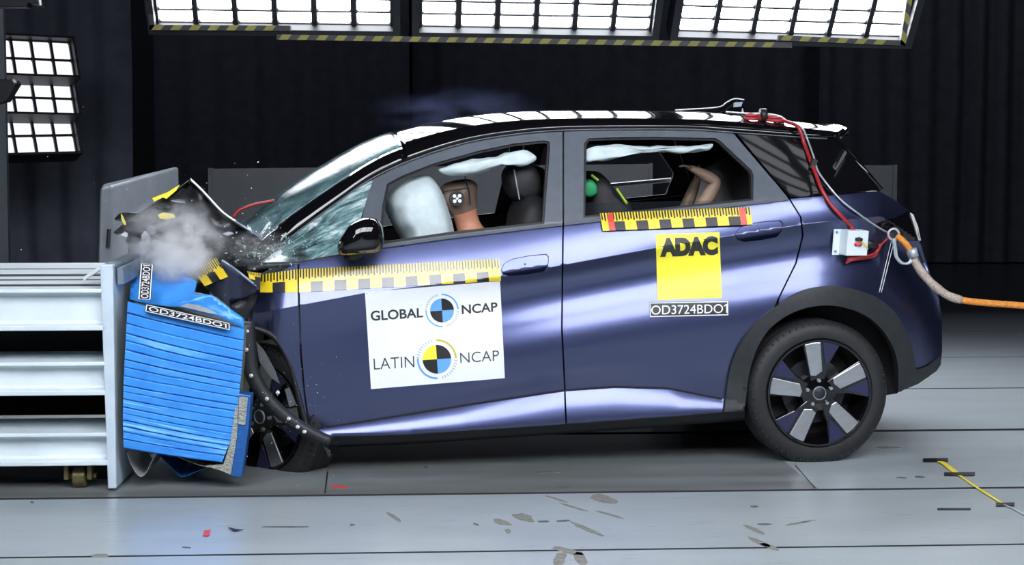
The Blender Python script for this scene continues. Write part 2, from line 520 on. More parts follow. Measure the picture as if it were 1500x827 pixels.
# ------------------------------------------------------------------ lamp banks
def lamp_panel(name, label, Mx, nx, nz_, px, pz, strength, parts_rows, group=None, gap=0.17, e=0.05):
    """a frame of floodlights: local x across, local y along the rows, light leaves along -z"""
    root = empty(name, Mx)
    tag(root, label, 'lamp panel', group)
    w, h = nx * px, nz_ * pz
    b = MB()
    b.box((-e, -e, 0.0), (w + e, h + e, 0.10))
    b.box((-e, -e, -0.10), (0, h + e, 0)); b.box((w, -e, -0.10), (w + e, h + e, 0))
    b.box((0, -e, -0.10), (w, 0, 0)); b.box((0, h, -0.10), (w, h + e, 0))
    b.build('frame', M['housing'], root)
    lm = lamp_mat(name + '_glow', strength)
    rest = MB()
    for j in range(nz_):
        for i in range(nx):
            lens = MB()
            x0, x1 = i * px + px * gap / 2, (i + 1) * px - px * gap / 2
            y0, y1 = j * pz + pz * gap / 2, (j + 1) * pz - pz * gap / 2
            cx, cy = (x0 + x1) / 2, (y0 + y1) / 2
            c = 0.1
            ring = []
            for sx, sy in ((-1, -1), (1, -1), (1, 1), (-1, 1)):
                hx, hy = (x1 - x0) / 2, (y1 - y0) / 2
                pts = [(cx + sx * hx, cy + sy * hy * (1 - 2 * c)), (cx + sx * hx * (1 - c), cy + sy * hy)]
                ring += pts if sx * sy > 0 else pts[::-1]
            tgt = lens if j < parts_rows else rest
            tgt.prism([(x, y, -0.012) for x, y in ring], (0, 0, 0.011))
            if j < parts_rows:
                lens.build('lamp', lm, root)
    if rest.v:
        r = rest.build('lamp', lm, root)
        r['kind'] = 'stuff'
    # louvre bars between the lamps
    g = MB()
    for i in range(nx + 1):
        g.box((i * px - 0.065 * px, 0, -0.035), (i * px + 0.065 * px, h, -0.001))
    for j in range(nz_ + 1):
        g.box((0, j * pz - 0.06 * pz, -0.02), (w, j * pz + 0.06 * pz, -0.001))
    g.build('grille', M['housing'], root)
    return root, w, h

def frame_from(p, ex, ey):
    ex = ex.normalized(); ez = ex.cross(ey).normalized(); ey = ez.cross(ex).normalized()
    m = Matrix((ex, ey, ez)).transposed().to_4x4(); m.translation = p
    return m

# the overhead bank behind the car: three panels, their far lower edges seen at these pixels
BANK_DEPTH = 11.0
TILT = R(52)
def overhead(pa, pb, depth_a, depth_b, label):
    A = hit(pa[0], pa[1], (0, depth_a, 0), Vector((0, 1, 0)))
    B = hit(pb[0], pb[1], (0, depth_b, 0), Vector((0, 1, 0)))
    ex = B - A
    ey = Vector((0, -math.cos(TILT), math.sin(TILT)))
    # local x runs right to left so that -z points down
    m = frame_from(B, -ex, ey)
    if m.to_3x3().col[2].z < 0:
        m = frame_from(A, ex, ey)
    px = ex.length / 6
    return lamp_panel('floodlight_panel', label, m, 6, 20, px, px * 0.37, LAMP_OVERHEAD, 3, 'floodlight panels above the car')
PANEL_L, _, _ = overhead((230, 30), (576, 34.5), 11.0, 11.1, 'leftmost of the three lit floodlight panels hanging over the car')
PANEL_M, _, _ = overhead((614, 36), (953, 41.5), 11.1, 11.2, 'middle of the three lit floodlight panels hanging over the car')
PANEL_R, _, _ = overhead((990, 42.5), (1322, 51.5), 11.15, 11.3, 'rightmost of the three lit floodlight panels hanging over the car')

def striped_bar(owner, pts, depth, h=0.035, pitch=27.0):
    """black bar with faded yellow hazard stripes along a run of pixels"""
    root_p = hit(pts[0][0], pts[0][1], (0, depth, 0), Vector((0, 1, 0)))
    P = [hit(x, y, (0, depth, 0), Vector((0, 1, 0))) - root_p for x, y in pts]
    b = MB()
    for a, c in zip(P, P[1:]):
        b.cur = 0
        d = (c - a).normalized(); up = Vector((0, 1, 0)).cross(d)
        if up.z < 0 or (abs(up.z) < 0.2 and up.x > 0): up = -up
        y = Vector((0, 0.06, 0)); hh = up * h
        b.hexa([a, c, c + y, a + y, a + hh, c + hh, c + y + hh, a + y + hh])
        L = (c - a).length
        pt = pitch * depth / F
        n = int(L / pt)
        b.cur = 1
        for k in range(n):
            o = a + d * (k * pt + 0.1 * pt)
            e = d * pt * 0.5; sh = d * pt * 0.22
            f = Vector((0, -0.002, 0)); t = Vector((0, 0.001, 0))
            b.hexa([o + f, o + e + f, o + e + f + t, o + f + t, o + f + hh + sh, o + e + f + hh + sh, o + e + f + t + hh + sh, o + f + t + hh + sh])
    b.build('hazard_rail', [M['housing'], M['tape_yellow']], owner, M=owner.matrix_world.inverted() @ Matrix.Translation(root_p))
bpy.context.view_layer.update()
striped_bar(PANEL_L, [(213, -30), (219, 44), (425, 45)], 10.85)
striped_bar(PANEL_M, [(405, 58), (1160, 70)], 10.75)
striped_bar(PANEL_R, [(1140, 59), (1326, 67), (1339, -20)], 10.85)
for p in (PANEL_L, PANEL_M, PANEL_R):          # rods up to the roof
    for dx in (0.3, 1.3):
        q = p.matrix_world @ Vector((dx, 1.2, 0.1)); h = MB()
        h.tube([q - Vector((0, 0, 0.03)), Vector((q.x, q.y, 9.98))], 0.015)
        h.build('hanger_rod', M['housing'], p, M=p.matrix_world.inverted())

# a camera-side bank over the track, same make, above the picture
def near_bank(label, x0, y0, z0, tilt, nx, ny, p):
    ex = Vector((1, 0, 0)); ey = Vector((0, math.cos(tilt), math.sin(tilt)))
    m = frame_from(Vector((x0, y0, z0)), ex, ey)
    if m.to_3x3().col[2].z < 0:
        m = frame_from(Vector((x0 + nx * p, y0, z0)), -ex, ey)
    return lamp_panel('floodlight_panel', label, m, nx, ny, p, p, LAMP_NEAR, 0, 'floodlight panels above the near side of the track')
for i in range(4):
    near_bank('floodlight panel hanging above the near side of the track', -3.0 + i * 2.02, 1.3, 2.8, R(45), 6, 8, 0.31)

ov = frame_from(Vector((1.72, 6.2, 4.3)), Vector((1, 0.1, 0)), Vector((0, 1, 0)))  # added panel, out of view, for the lamp reflection in the quarter window
if ov.to_3x3().col[2].z < 0:
    ov = frame_from(Vector((2.62, 6.2, 4.3)), Vector((-1, -0.1, 0)), Vector((0, 1, 0)))
lamp_panel('floodlight_panel', 'unseen lamp panel added over the car tail for its reflection', ov, 3, 5, 0.3, 0.16, 1.5, 0, gap=0.3)

# three small wall panels at the left
def wall_panel(tl, tr, br, bl, depth, label):
    A = hit(*bl, (0, depth, 0), Vector((0, 1, 0)))
    B = hit(*br, (0, depth + 0.5, 0), Vector((0, 1, 0)))
    D = hit(*tl, (0, depth + 0.12, 0), Vector((0, 1, 0)))
    ex, ey = B - A, D - A
    m = frame_from(A, ex, ey)
    nx = 5
    if m.to_3x3().col[2].y < 0:
        m = frame_from(B, -ex, ey)
    return lamp_panel('wall_lamp_panel', label, m, nx, 2, ex.length / nx, ey.length / 2, LAMP_WALL, 2, 'wall lamp panels', gap=0.12, e=0.02)
wall_panel((-38, 57), (112, 66), (109, 117), (-38, 112), 13.0, 'topmost of three lit lamp panels stacked on the left wall')
wall_panel((-38, 116), (114, 121), (110, 172), (-38, 169), 13.0, 'middle of three lit lamp panels stacked on the left wall')
wall_panel((-38, 173), (115, 176), (112, 227), (-38, 231), 13.0, 'lowest of three lit lamp panels stacked on the left wall')

b = MB()
p0, p1 = hp(-40, -20, 12.4), hp(4, -20, 12.4)
b.box((p0.x, 12.4, 0), (p1.x, 12.46, 7))
tag(b.build('steel_column', noise_mat('grey_column_paint', (0.1, 0.115, 0.135), (0.12, 0.135, 0.155), 6, 0.5), M=HALL), kind='structure')

# two small lamp heads poking in at the left edge
def lamp_head(px, label):
    P = [hit(x, y, (0, 10.5, 0), Vector((0, 1, 0))) for x, y in px]
    root = empty('camera_bracket', Matrix.Translation(P[0])); tag(root, label, 'bracket')
    b = MB(); b.prism([p - P[0] for p in P], (0, 0.12, 0)); bevel(b.build('bracket_plate', M['black_plastic'], root), 0.006)
    d = MB(); d.tube([P[1] - P[0] + Vector((0, -0.015, 0)), P[2] - P[0] + Vector((0, -0.015, 0))], 0.012); d.build('edge_tube', M['wire'], root)
lamp_head([(-8, 115), (20, 117), (24, 122), (8, 148), (-8, 152)], 'small black bracket at the left edge beside the wall lamps')
lamp_head([(-20, -5), (58, -4), (60, 8), (40, 4), (38, 10), (-20, 10)], 'black lamp bracket hanging at the top left corner')

# ------------------------------------------------------------------ partitions behind the car
def partition(px0, px1, ya, yb, depth, label, m, h_extra=0.0):
    a, c = hp(px0, ya, depth), hp(px1, yb, depth)
    root = empty('partition_panel', HALL @ Matrix.Translation((a.x, depth, 0)))
    tag(root, label, 'partition')
    b = MB()
    w = c.x - a.x
    b.hexa([(0, 0, 0.02), (w, 0, 0.02), (w, 0.04, 0.02), (0, 0.04, 0.02), (0, 0, a.z), (w, 0, c.z), (w, 0.04, c.z), (0, 0.04, a.z)])
    b.build('panel', m, root)
    f = MB()
    f.box((-0.015, -0.01, 0), (0.015, 0.05, a.z + 0.005)); f.box((w - 0.015, -0.01, 0), (w + 0.015, 0.05, c.z + 0.005))
    f.box((0, -0.01, 0), (w, 0.05, 0.06))
    f.build('frame', M['steel_grey'] if h_extra else m, root)
    return root
partition(308, 953, 247, 240, 11.6, 'long low dark grey partition standing behind the car', M['grey_panel'])
partition(1090, 1311, 241, 242, 11.8, 'short low dark grey partition behind the car tail', M['grey_panel'])
# grey sheet-metal cabinet behind the trolley
def cabinet():
    dn = 9.2
    A = hp(147, 275, dn); B = hp(165, 270, dn + 0.05); Cc = hp(262, 243, dn + 1.6); D = hp(150, 270, dn + 1.2)
    A0 = Vector((hp(136, 380, dn).x, dn, 0)); B0 = Vector((hp(158, 380, dn + .05).x, dn + .05, 0))
    root = empty('metal_cabinet', HALL @ Matrix.Translation(A0)); tag(root, 'grey sheet metal cabinet with sloping top behind the crumpled hood', 'cabinet')
    C0 = Vector((Cc.x, Cc.y, 0)); D0 = Vector((D.x - 0.1, D.y, 0))
    g = noise_mat('grey_sheet_metal', (0.2, 0.225, 0.25), (0.24, 0.265, 0.29), 5, 0.42, 0.2)
    b = MB(); b.hexa([p - A0 for p in (A0, B0, C0, D0, A, B, Cc, D)])
    bevel(b.build('body', g, root), 0.02, 3)
    h = MB()
    q = hp(163, 350, dn + .04) - A0
    h.tube([hp(161, 335, dn + .03) - A0 + Vector((0, -.02, 0)), hp(159, 362, dn + .03) - A0 + Vector((0, -.02, 0))], 0.012)
    h.build('handle', M['black_plastic'], root)
cabinet()

# ------------------------------------------------------------------ barrier trolley
BN = hg(160, 719.5).y                          # depth of the trolley's near edge
def zz(y): return hp(100, y, BN).z
def trolley():
    root = empty('barrier_trolley', HALL @ Matrix.Translation((hp(-60, 600, BN).x, BN, 0)))
    tag(root, 'white steel barrier trolley with three stacked beams at the left edge', 'trolley')
    x0 = hp(-60, 600, BN).x
    def X(px): return hp(px, 600, BN).x - x0
    xl, xr = -2.2, X(158)
    # beams
    for k, (yt, yw, yb, top_d) in enumerate(((423, 474, 484, 0.16), (530, 571, 579, 0.40), (634, 673, 682, 0.40))):
        b = MB()
        zt, zb = zz(yt), zz(yb)
        prof = [(0, zt), (0, zt - 0.016), (0.045, zt - 0.018), (0.05, zt - 0.03), (0.05, zb + 0.032), (0.045, zb + 0.024), (0, zb + 0.02), (0, zb), (0.25, zb), (0.25, zb + 0.015), (0.06, zb + 0.02), (0.06, zt - 0.02), (top_d, zt - 0.02), (top_d, zt)]
        b.prism([(xl, y, z) for y, z in prof], (xr - xl, 0, 0))
        o = b.build('beam', M['white_steel'], root)
        bevel(o, 0.004, 2)
        # inner rails behind the gaps, coloured dark for the shade inside
        if k < 2:
            d = MB(); d.box((xl, 0.75, zb - 0.10), (xr, 0.8, zb + 0.02)); d.build('cross_rail', M['dark'], root)
    # deck strips on the top
    zt = zz(423)
    for a, c, dz in ((0.24, 0.46, 0.004), (0.56, 0.80, 0.0), (0.92, 1.22, 0.006), (1.34, 1.85, 0.002)):
        d = MB(); d.box((xl, a, zt - 0.02 + dz), (X(150), c, zt + dz)); bevel(d.build('deck_plate', M['white_steel'], root), 0.004)
    for a, c in ((0.17, 0.24), (0.46, 0.56), (0.80, 0.92), (1.22, 1.34)):
        d = MB(); d.box((xl, a, zt - 0.01), (X(150), c, zt + 0.003)); d.build('gap_strip', M['dark'], root)
    w = MB(); w.box((xl, 0.2, 0.012), (X(150), 0.24, 0.2)); w.build('lower_shade_sheet', M['dark'], root)  # dark sheet standing in for the black shadow under the trolley
    w = MB(); w.box((xl, 1.0, 0.16), (X(150), 1.04, zt - 0.08)); w.build('inner_shade_sheet', M['dark'], root)  # black sheet added to deepen the shade in the beam gaps
    u = MB(); u.box((xl, 0.18, zt - 0.12), (X(150), 1.7, zt - 0.08)); u.build('deck_underside', M['dark'], root)
    # the tall front plate the barrier is bolted to
    p = MB()
    pz = zz(388)
    sh = 0.02
    p.hexa([(X(156), 0, 0.012), (X(168.5), 0, 0.012), (X(168.5), 1.35, 0.012), (X(156), 1.35, 0.012), (X(150) - 0.0, 0, pz), (X(169), 0, pz + .002), (X(169), 1.35, pz), (X(150), 1.35, pz)])
    bevel(p.build('front_plate', M['plate'], root), 0.004)
    # clamp angle on the plate and a loose strap
    g = MB()
    a0 = hp(171, 392, BN + 0.03); a1 = hp(209, 374, BN + 0.42); a2 = hp(210, 396, BN + 0.42); a3 = hp(173, 417, BN + 0.03)
    o0 = Vector((x0, BN, 0))
    pts = [q - o0 for q in (a0, a1, a2, a3)]
    g.prism(pts, (0.02, 0.02, 0.0)); g.prism([pts[0], pts[1], pts[1] + Vector((-0.05, 0.05, 0.006)), pts[0] + Vector((-0.05, 0.05, 0.006))], (0, 0, 0.012))
    bevel(g.build('clamp_angle', M['steel_grey'], root), 0.003)
    for t in (0.25, 0.75):
        c = pts[0].lerp(pts[1], t).lerp(pts[3].lerp(pts[2], t), 0.5)
        n = (pts[1] - pts[0]).cross(pts[3] - pts[0]).normalized()
        if n.y > 0: n = -n
        k = MB(); k.tube([c + n * -0.002, c + n * 0.012], 0.012, 6); k.build('bolt', M['silver'], root)
    st = MB()
    s0 = hp(122, 411, BN + 0.2) - o0; s1 = hp(153, 391, BN + 0.2) - o0
    st.prism([s0, s1, s1 + Vector((0.004, 0, 0.02)), s0 + Vector((0.0, 0, 0.015))], (0, 0.05, 0)); st.build('strap_plate', M['white_steel'], root)
    # castor
    for px in (118, -520):
        c = hp(px, 706, BN + 0.1) - o0
        w = MB()
        w.lathe([(0.0, -0.028), (0.036, -0.028), (0.043, -0.022), (0.043, 0.022), (0.036, 0.028), (0, 0.028)], 24, Matrix.Translation((c.x, c.y, 0.044)) @ Matrix.Rotation(R(90), 4, 'Z'))
        w.build('castor_wheel', M['brass'], root, angle=30)
        f = MB(); f.box((c.x - 0.055, c.y - 0.05, 0.04), (c.x - 0.038, c.y + 0.05, zz(683) + .005)); f.box((c.x + 0.038, c.y - 0.05, 0.04), (c.x + 0.055, c.y + 0.05, zz(683) + .005))
        f.tube([(c.x - 0.065, c.y, 0.046), (c.x + 0.065, c.y, 0.046)], 0.012)
        f.build('castor_fork', M['brass'], root)
    return root
M['plate'] = noise_mat('blue_white_plate', (0.5, 0.6, 0.7), (0.6, 0.7, 0.78), 7, 0.4, 0.1)
trolley()

# ------------------------------------------------------------------ deformable barrier
def barrier():
    o0 = hp(185, 655, BN)
    o0.z = 0.0
    root = empty('deformable_barrier', HALL @ Matrix.Translation(o0))
    tag(root, 'crushed blue honeycomb barrier block between trolley plate and car front', 'barrier')
    def P(x, y, d=0.0): return hp(x, y, BN + d) - o0
    # folded blue face with sagging sides
    left = [(187, 441), (184, 500), (181, 560), (180, 610), (181, 656)]
    right = [(358, 481), (354, 540), (349, 590), (340, 640), (325, 677)]
    n, m = 260, 30
    rows = []
    rnd = random.Random(4)
    folds = [0, .075, .14, .2, .245, .3, .36, .405, .46, .52, .565, .62, .68, .725, .78, .83, .875, .93, 1.0]
    for i in range(n + 1):
        t = i / n
        def side(pts):
            k = t * (len(pts) - 1); a = min(int(k), len(pts) - 2); f = k - a
            return Vector(pts[a]).lerp(Vector(pts[a + 1]), f)
        L, Rr = side(left), side(right)
        row = []
        for j in range(m + 1):
            s = j / m
            q = L.lerp(Rr, s)
            q.y += 1.2 * math.sin(s * 3.1)
            tt = t + 0.007 * noise.noise(Vector((s * 1.6, t * 3, 1)))
            f = 0.5
            for a, c in zip(folds, folds[1:]):
                if a <= tt < c: f = (tt - a) / (c - a)
            # every fold: slopes out to the front, then drops back into a slit
            depth = 0.006 * f if f < 0.9 else 0.006 - math.sin((f - 0.9) / 0.1 * math.pi) * 0.035 - (f - 0.9) / 0.1 * 0.006
            amp = 0.75 + 0.6 * noise.noise(Vector((s * 1.3, round(tt * 18) * 1.7, 3)))
            d = -max(0.15, amp) * depth + 0.0015 * noise.noise(Vector((s * 5, t * 14, 7)))
            row.append(P(q.x, q.y, d))
        rows.append(row)
    b = MB(); b.sheet(rows)
    b.build('crushed_face', M['foil'], root, smooth=True)
    # body of the block behind the face
    ring = [(189, 446), (250, 456), (355, 484), (351, 540), (346, 590), (337, 640), (322, 672), (250, 668), (184, 653), (183, 560), (186, 490)]
    c = MB(); c.prism([P(x, y, 0.012) for x, y in ring], (0, 0.95, 0))
    c.build('honeycomb_core', M['honeycomb'], root)
    # torn cladding over the top
    flap = [(190, 437), (192, 414), (206, 399), (240, 397), (270, 399), (288, 412), (285, 429), (310, 432), (357, 466), (358, 482), (324, 465), (262, 450), (215, 444)]
    vs, tris = fill(flap, step=5)
    f = MB()
    f.add([P(v.x, v.y, 0.06 + 0.55 * max(0, 445 - v.y - 0.25 * max(0, v.x - 250)) / 50 * 0.35 + 0.018 * noise.noise(Vector((v.x * .03, v.y * .05, 2))) + 0.05 * abs((v.x - 265) / 80) * ((v.x - 265) < 0)) for v in vs], tris)
    o = f.build('torn_cladding', M['foil'], root, smooth=True)
    sol = o.modifiers.new('thickness', 'SOLIDIFY'); sol.thickness = 0.004
    # silver fold showing through the tear
    g = MB()
    oval = [(263, 448), (275, 444.5), (292, 447), (310, 455), (322, 461), (300, 457), (280, 452)]
    g.prism([P(x, y, 0.025) for x, y in oval], (0, 0.006, 0)); g.build('bare_fold', M['alu'], root)
    # bumper strip of the barrier, pushed in front of the wheel
    k = MB(); k.prism([P(x, y, 0.0) for x, y in ((347, 576), (368, 579), (364, 630), (354, 699), (338, 697), (346, 640))], (0, 0.1, 0))
    bevel(k.build('bumper_element', M['foil_dark'], root), 0.004)
    h = MB(); h.prism([P(x, y, -0.006) for x, y in ((350, 580), (363, 582), (359, 622), (349, 621))], (0, 0.01, 0)); h.build('torn_honeycomb', M['honeycomb'], root)
    h2 = MB(); h2.prism([P(x, y, -0.004) for x, y in ((344, 600), (349, 588), (347, 640), (338, 695), (322, 688), (300, 682), (327, 680), (337, 650))], (0, 0.012, 0)); h2.build('torn_honeycomb', M['honeycomb'], root)
    # hanging loops below
    path = smooth_pts([P(186, 664, 0.05), P(194, 684, 0.05), P(204, 697, 0.05), P(213, 694, 0.05), P(221, 678, 0.05), P(229, 664, 0.05)], 6)
    l = MB(); l.sheet([[p, p + Vector((0, 0.35, 0))] for p in path], (0.0, 0, 0.003)); l.build('hanging_sheet', M['alu'], root, smooth=True)
    path = smooth_pts([P(232, 666, 0.12), P(250, 684, 0.12), P(266, 698, 0.12), P(290, 690, 0.12), P(318, 680, 0.12)], 6)
    l = MB(); l.sheet([[p, p + Vector((0, 0.5, 0.03))] for p in path], (0, 0, 0.003)); l.build('hanging_sheet', M['foil_dark'], root, smooth=True)
    path = smooth_pts([P(258, 668, 0.05), P(285, 679, 0.05), P(310, 684, 0.05), P(328, 676, 0.05), P(340, 640, 0.05)], 6)
    l = MB(); l.sheet([[p, p + Vector((0, 0.5, 0.0))] for p in path], (0, 0, 0.003)); l.build('hanging_sheet', M['honeycomb'], root, smooth=True)
    # number plates stuck on
    def plate(q, txt, d, rot=False, bowed=0.0):
        z = lambda s, t, off: P(*(bilin(q, s, t) + Vector((0, bowed * math.sin(s * 3.14)))), d - off)
        a = MB(); a.sheet([[z(s / 10, t, 0) for s in range(11)] for t in (0, 1)], (0, .001, 0)); pl = a.build('number_sticker', M['ink'], root)
        e = MB()
        w, hh = 0.012, 0.09
        for s0, s1, t0, t1 in ((0.005, .995, 0.03, 0.03 + hh), (0.005, .995, 1 - 0.03 - hh, .97), (0.005, 0.005 + w, .03, .97), (.995 - w, .995, .03, .97)):
            e.sheet([[z(s0 + (s1 - s0) * k / 10, t, 0.003) for k in range(11)] for t in (t0, t1)])
        v2, f2 = text_mesh(txt, 0.01)
        e.add([z(0.04 + 0.92 * x, 0.2 + 0.6 * y, 0.003) for x, y in v2], f2)
        e.build('lettering', M['white'], pl)
    plate([(214, 445), (337, 473), (337, 483.5), (212, 456)], 'OD3724BDO1', -0.03)
    q = [(202, 438), (206, 385), (224.5, 387), (221, 439)]
    plate(q, 'OD3724BDO1', 0.02)
    return root
M['foil_dark'] = noise_mat('blue_bumper_foil', (0.015, 0.09, 0.32), (0.02, 0.13, 0.42), 30, 0.35, 0.2, stretch=(1, 1, 6))
barrier()

# ------------------------------------------------------------------ the car: axes u (rearwards), v (inwards from the near side), w (up)
YAW, DIVE = R(8), R(2.6)
CO = gnd(1199, 677)
cu_, cv_ = Vector((math.cos(YAW) * math.cos(DIVE), math.sin(YAW) * math.cos(DIVE), math.sin(DIVE))), Vector((-math.sin(YAW), math.cos(YAW), 0))
cw_ = cu_.cross(cv_)
CAR = Matrix((cu_, cv_, cw_)).transposed().to_4x4()
CAR.translation = CO - cv_ * 0.03
CARI = CAR.inverted()
WIDTH = 1.77
def cp(x, y, v):                               # car-frame point seen at a pixel on the plane v
    return CARI @ hit(x, y, CAR @ Vector((0, v, 0)), cv_)

BELT = [(380, 388), (437, 384), (500, 374), (560, 361), (654, 348), (797, 331), (826, 328), (1104, 297), (1156, 291), (1289, 280), (1325, 303), (1348, 340), (1380, 420)]
CREASE = [(360, 462), (440, 447), (535, 429), (740, 404), (825, 388), (960, 363), (1060, 347), (1180, 328), (1290, 316), (1347, 352), (1380, 430)]
SILLC = [(440, 632), (465, 628), (600, 607), (700, 591), (826, 572), (900, 567), (980, 569), (1060, 585), (1091, 591)]
SILLB = [(440, 645), (475, 641), (600, 636), (826, 621), (1060, 604), (1090, 602)]
RAIL = [(380, 380), (440, 334), (500, 290), (540, 262), (593, 236), (673, 209), (753, 194.5), (840, 188), (1000, 187), (1078, 192), (1222, 201), (1245, 190)]

def ss(a, b, x):
    t = min(1, max(0, (x - a) / (b - a))); return t * t * (3 - 2 * t)

def taper(x, y):
    t = 0.0
    if x > 1185: t += ((x - 1185) / 195) ** 2 * 0.27
    if x < 437: t += ((437 - x) / 80) ** 2 * 0.07
    return t

def herm(pts, y):
    """smooth curve through (y, v) knots"""
    if y <= pts[0][0]: return pts[0][1] + (y - pts[0][0]) * (pts[1][1] - pts[0][1]) / (pts[1][0] - pts[0][0])
    n = len(pts)
    for i in range(n - 1):
        if y <= pts[i + 1][0]:
            y0, v0 = pts[i]; y1, v1 = pts[i + 1]
            h = y1 - y0
            sl = lambda k: (pts[k + 1][1] - pts[k][1]) / (pts[k + 1][0] - pts[k][0])
            m0 = sl(0) if i == 0 else 0.5 * (sl(i - 1) + sl(i))
            m1 = sl(n - 2) if i == n - 2 else 0.5 * (sl(i) + sl(i + 1))
            t = (y - y0) / h
            return (2 * t ** 3 - 3 * t * t + 1) * v0 + (t ** 3 - 2 * t * t + t) * h * m0 + (3 * t * t - 2 * t ** 3) * v1 + (t ** 3 - t * t) * h * m1
    return pts[-1][1] + (y - pts[-1][0]) * (pts[-1][1] - pts[-2][1]) / (pts[-1][0] - pts[-2][0])

def V(x, y):
    """how far in from the car's widest plane its side lies, at a pixel of the side"""
    belt, crease, sc, sb = lerp(BELT, x), lerp(CREASE, x), lerp(SILLC, x), lerp(SILLB, x)
    bv = 0.056
    if y < belt - 1.2:                         # glasshouse leaning in
        rail = lerp(RAIL, x)
        t = (belt - 1.2 - y) / max(30, belt - rail)
        v = bv + 0.245 * t + 0.03 * t * (t - 1)
    elif y < crease:                           # shoulder
        t = max(0.0, (y - belt) / (crease - belt))
        v = bv + (0.016 - bv) * (t * 0.35 + 0.65 * t * t)
    elif y < sc or x > 1091:                   # door skin
        k = ss(470, 860, x)
        d = y - crease
        pts = [(0, 0.016), (14, 0.024 + 0.020 * k), (30, 0.030 + 0.031 * k), (46, 0.033 + 0.028 * k), (75, 0.034 + 0.006 * k), (105, 0.034 - 0.014 * k), (140, 0.035 - 0.018 * k), (175, 0.039 - 0.012 * k), (215, 0.046), (260, 0.054)]
        v = herm(pts, d)
        v += (0.05 - 0.008 * k - herm(pts, sc - crease)) * ss(sc - 40, sc, y) if x < 1091 else 0
    else:                                      # flared sill
        t = (y - sc) / max(8, sb - sc)
        k = ss(470, 860, x); vs = 0.05 - 0.008 * k
        v = vs - (vs - 0.004) * (1 - (1 - min(t, 1)) ** 1.7) * min(1.0, (sb - sc) / 36) + max(0, t - 1) * 0.1
    return v + taper(x, y)

def sp(x, y, off=0.0):
    return cp(x, y, V(x, y) - off)
def sn(x, y, off=0.0, e=0.5):
    a = sp(x + e, y, off) - sp(x - e, y, off); b = sp(x, y + e, off) - sp(x, y - e, off)
    n = a.cross(b)
    if n.y > 0: n = -n
    return n.normalized()

car = empty('car', CAR)
tag(car, 'dark indigo hatchback with crushed front end hitting the blue barrier', 'car')

def mirror(p): return Vector((p.x, WIDTH - p.y, p.z))

def skin(name, outline, m, parent=None, holes=(), off=0.0, step=6.0, lines=(), flange=0.03, far=False, back=None, label=None, vf=None):
    """a pressed panel of the car's side with a turned-in edge"""
    vs, tris = fill(outline, holes, step, lines)
    if vf is None: pos = [sp(q.x, q.y, off) for q in vs]; nrm = [sn(q.x, q.y, off) for q in vs]
    else:
        f = lambda x, y: cp(x, y, vf(x, y))
        pos = [f(q.x, q.y) for q in vs]; nrm = []
        for q in vs:
            n = (f(q.x + 1, q.y) - f(q.x - 1, q.y)).cross(f(q.x, q.y + 1) - f(q.x, q.y - 1)); nrm.append((-n if n.y > 0 else n).normalized())
    # unify winding: normals look towards -v
    t2 = []
    for f in tris:
        n = (pos[f[1]] - pos[f[0]]).cross(pos[f[2]] - pos[f[0]])
        t2.append(f if n.dot(nrm[f[0]]) > 0 else f[::-1])
    rim = rim_edges(t2)
    outs = []
    for side in ((False, True) if far else (False,)):
        fx = mirror if side else (lambda p: p)
        gx = (lambda n: Vector((n.x, -n.y, n.z))) if side else (lambda n: n)
        verts = [fx(p) for p in pos]; norms = [gx(n) for n in nrm]
        faces = [f[::-1] if side else f for f in t2]; mi = [0] * len(faces)
        if flange:
            for a, b in rim:
                o = len(verts)
                d = Vector((0, flange if not side else -flange, 0))
                quad = [verts[a], verts[b], verts[b] + d, verts[a] + d]
                n = (quad[1] - quad[0]).cross(quad[2] - quad[0])
                n = n.normalized() if n.length > 1e-12 else Vector((0, 0, 1))
                verts += quad; norms += [n] * 4
                faces.append((o, o + 1, o + 2, o + 3)); mi.append(0)
        if back is not None:
            o = len(verts); d = Vector((0, back if not side else -back, 0))
            verts += [fx(p) + d for p in pos]; norms += [-gx(n) for n in nrm]
            for f in t2:
                g = [i + o for i in f]
                faces.append(tuple(g if side else g[::-1])); mi.append(1)
        me = bpy.data.meshes.new(name)
        me.from_pydata([tuple(v) for v in verts], [], [list(f) for f in faces])
        me.materials.append(m)
        if back is not None:
            me.materials.append(M['interior']); me.polygons.foreach_set('material_index', mi)
        me.polygons.foreach_set('use_smooth', [True] * len(me.polygons))
        me.normals_split_custom_set_from_vertices([tuple(n) for n in norms])
        me.update()
        o = bpy.data.objects.new(name, me)
        COL.objects.link(o)
        o.parent = parent[1 if side else 0] if isinstance(parent, tuple) else (parent or car)
        if label and not side: o['label'] = label
        outs.append(o)
    return outs if far else outs[0]

crease_lines = [[(x, lerp(CREASE, x) + d) for x in range(380, 1330, 6)] for d in (-5, -1.0, 1.0, 5)]
sill_lines = [[(x, lerp(SILLC, x) + d) for x in range(466, 1058, 6)] for d in (-4, -1.0, 1.0, 4)]
SEAM_F = [(437, 385), (438, 450), (441, 520), (446, 575), (453, 624), (468, 641)]
SEAM_M = [(825, 328), (824, 400), (823, 480), (827, 560), (829, 621)]
SEAM_R = [(1156, 291), (1173, 318), (1176, 345), (1166, 385), (1140, 438)]
belt_at = lambda a, b: [(x, y) for x, y in [(a, lerp(BELT, a))] + [p for p in BELT if a < p[0] < b] + [(b, lerp(BELT, b))]]
sillb_at = lambda a, b: [(a, lerp(SILLB, a))] + [p for p in SILLB if a < p[0] < b] + [(b, lerp(SILLB, b))]
sh = lambda pts, d: [(x + d, y) for x, y in pts]

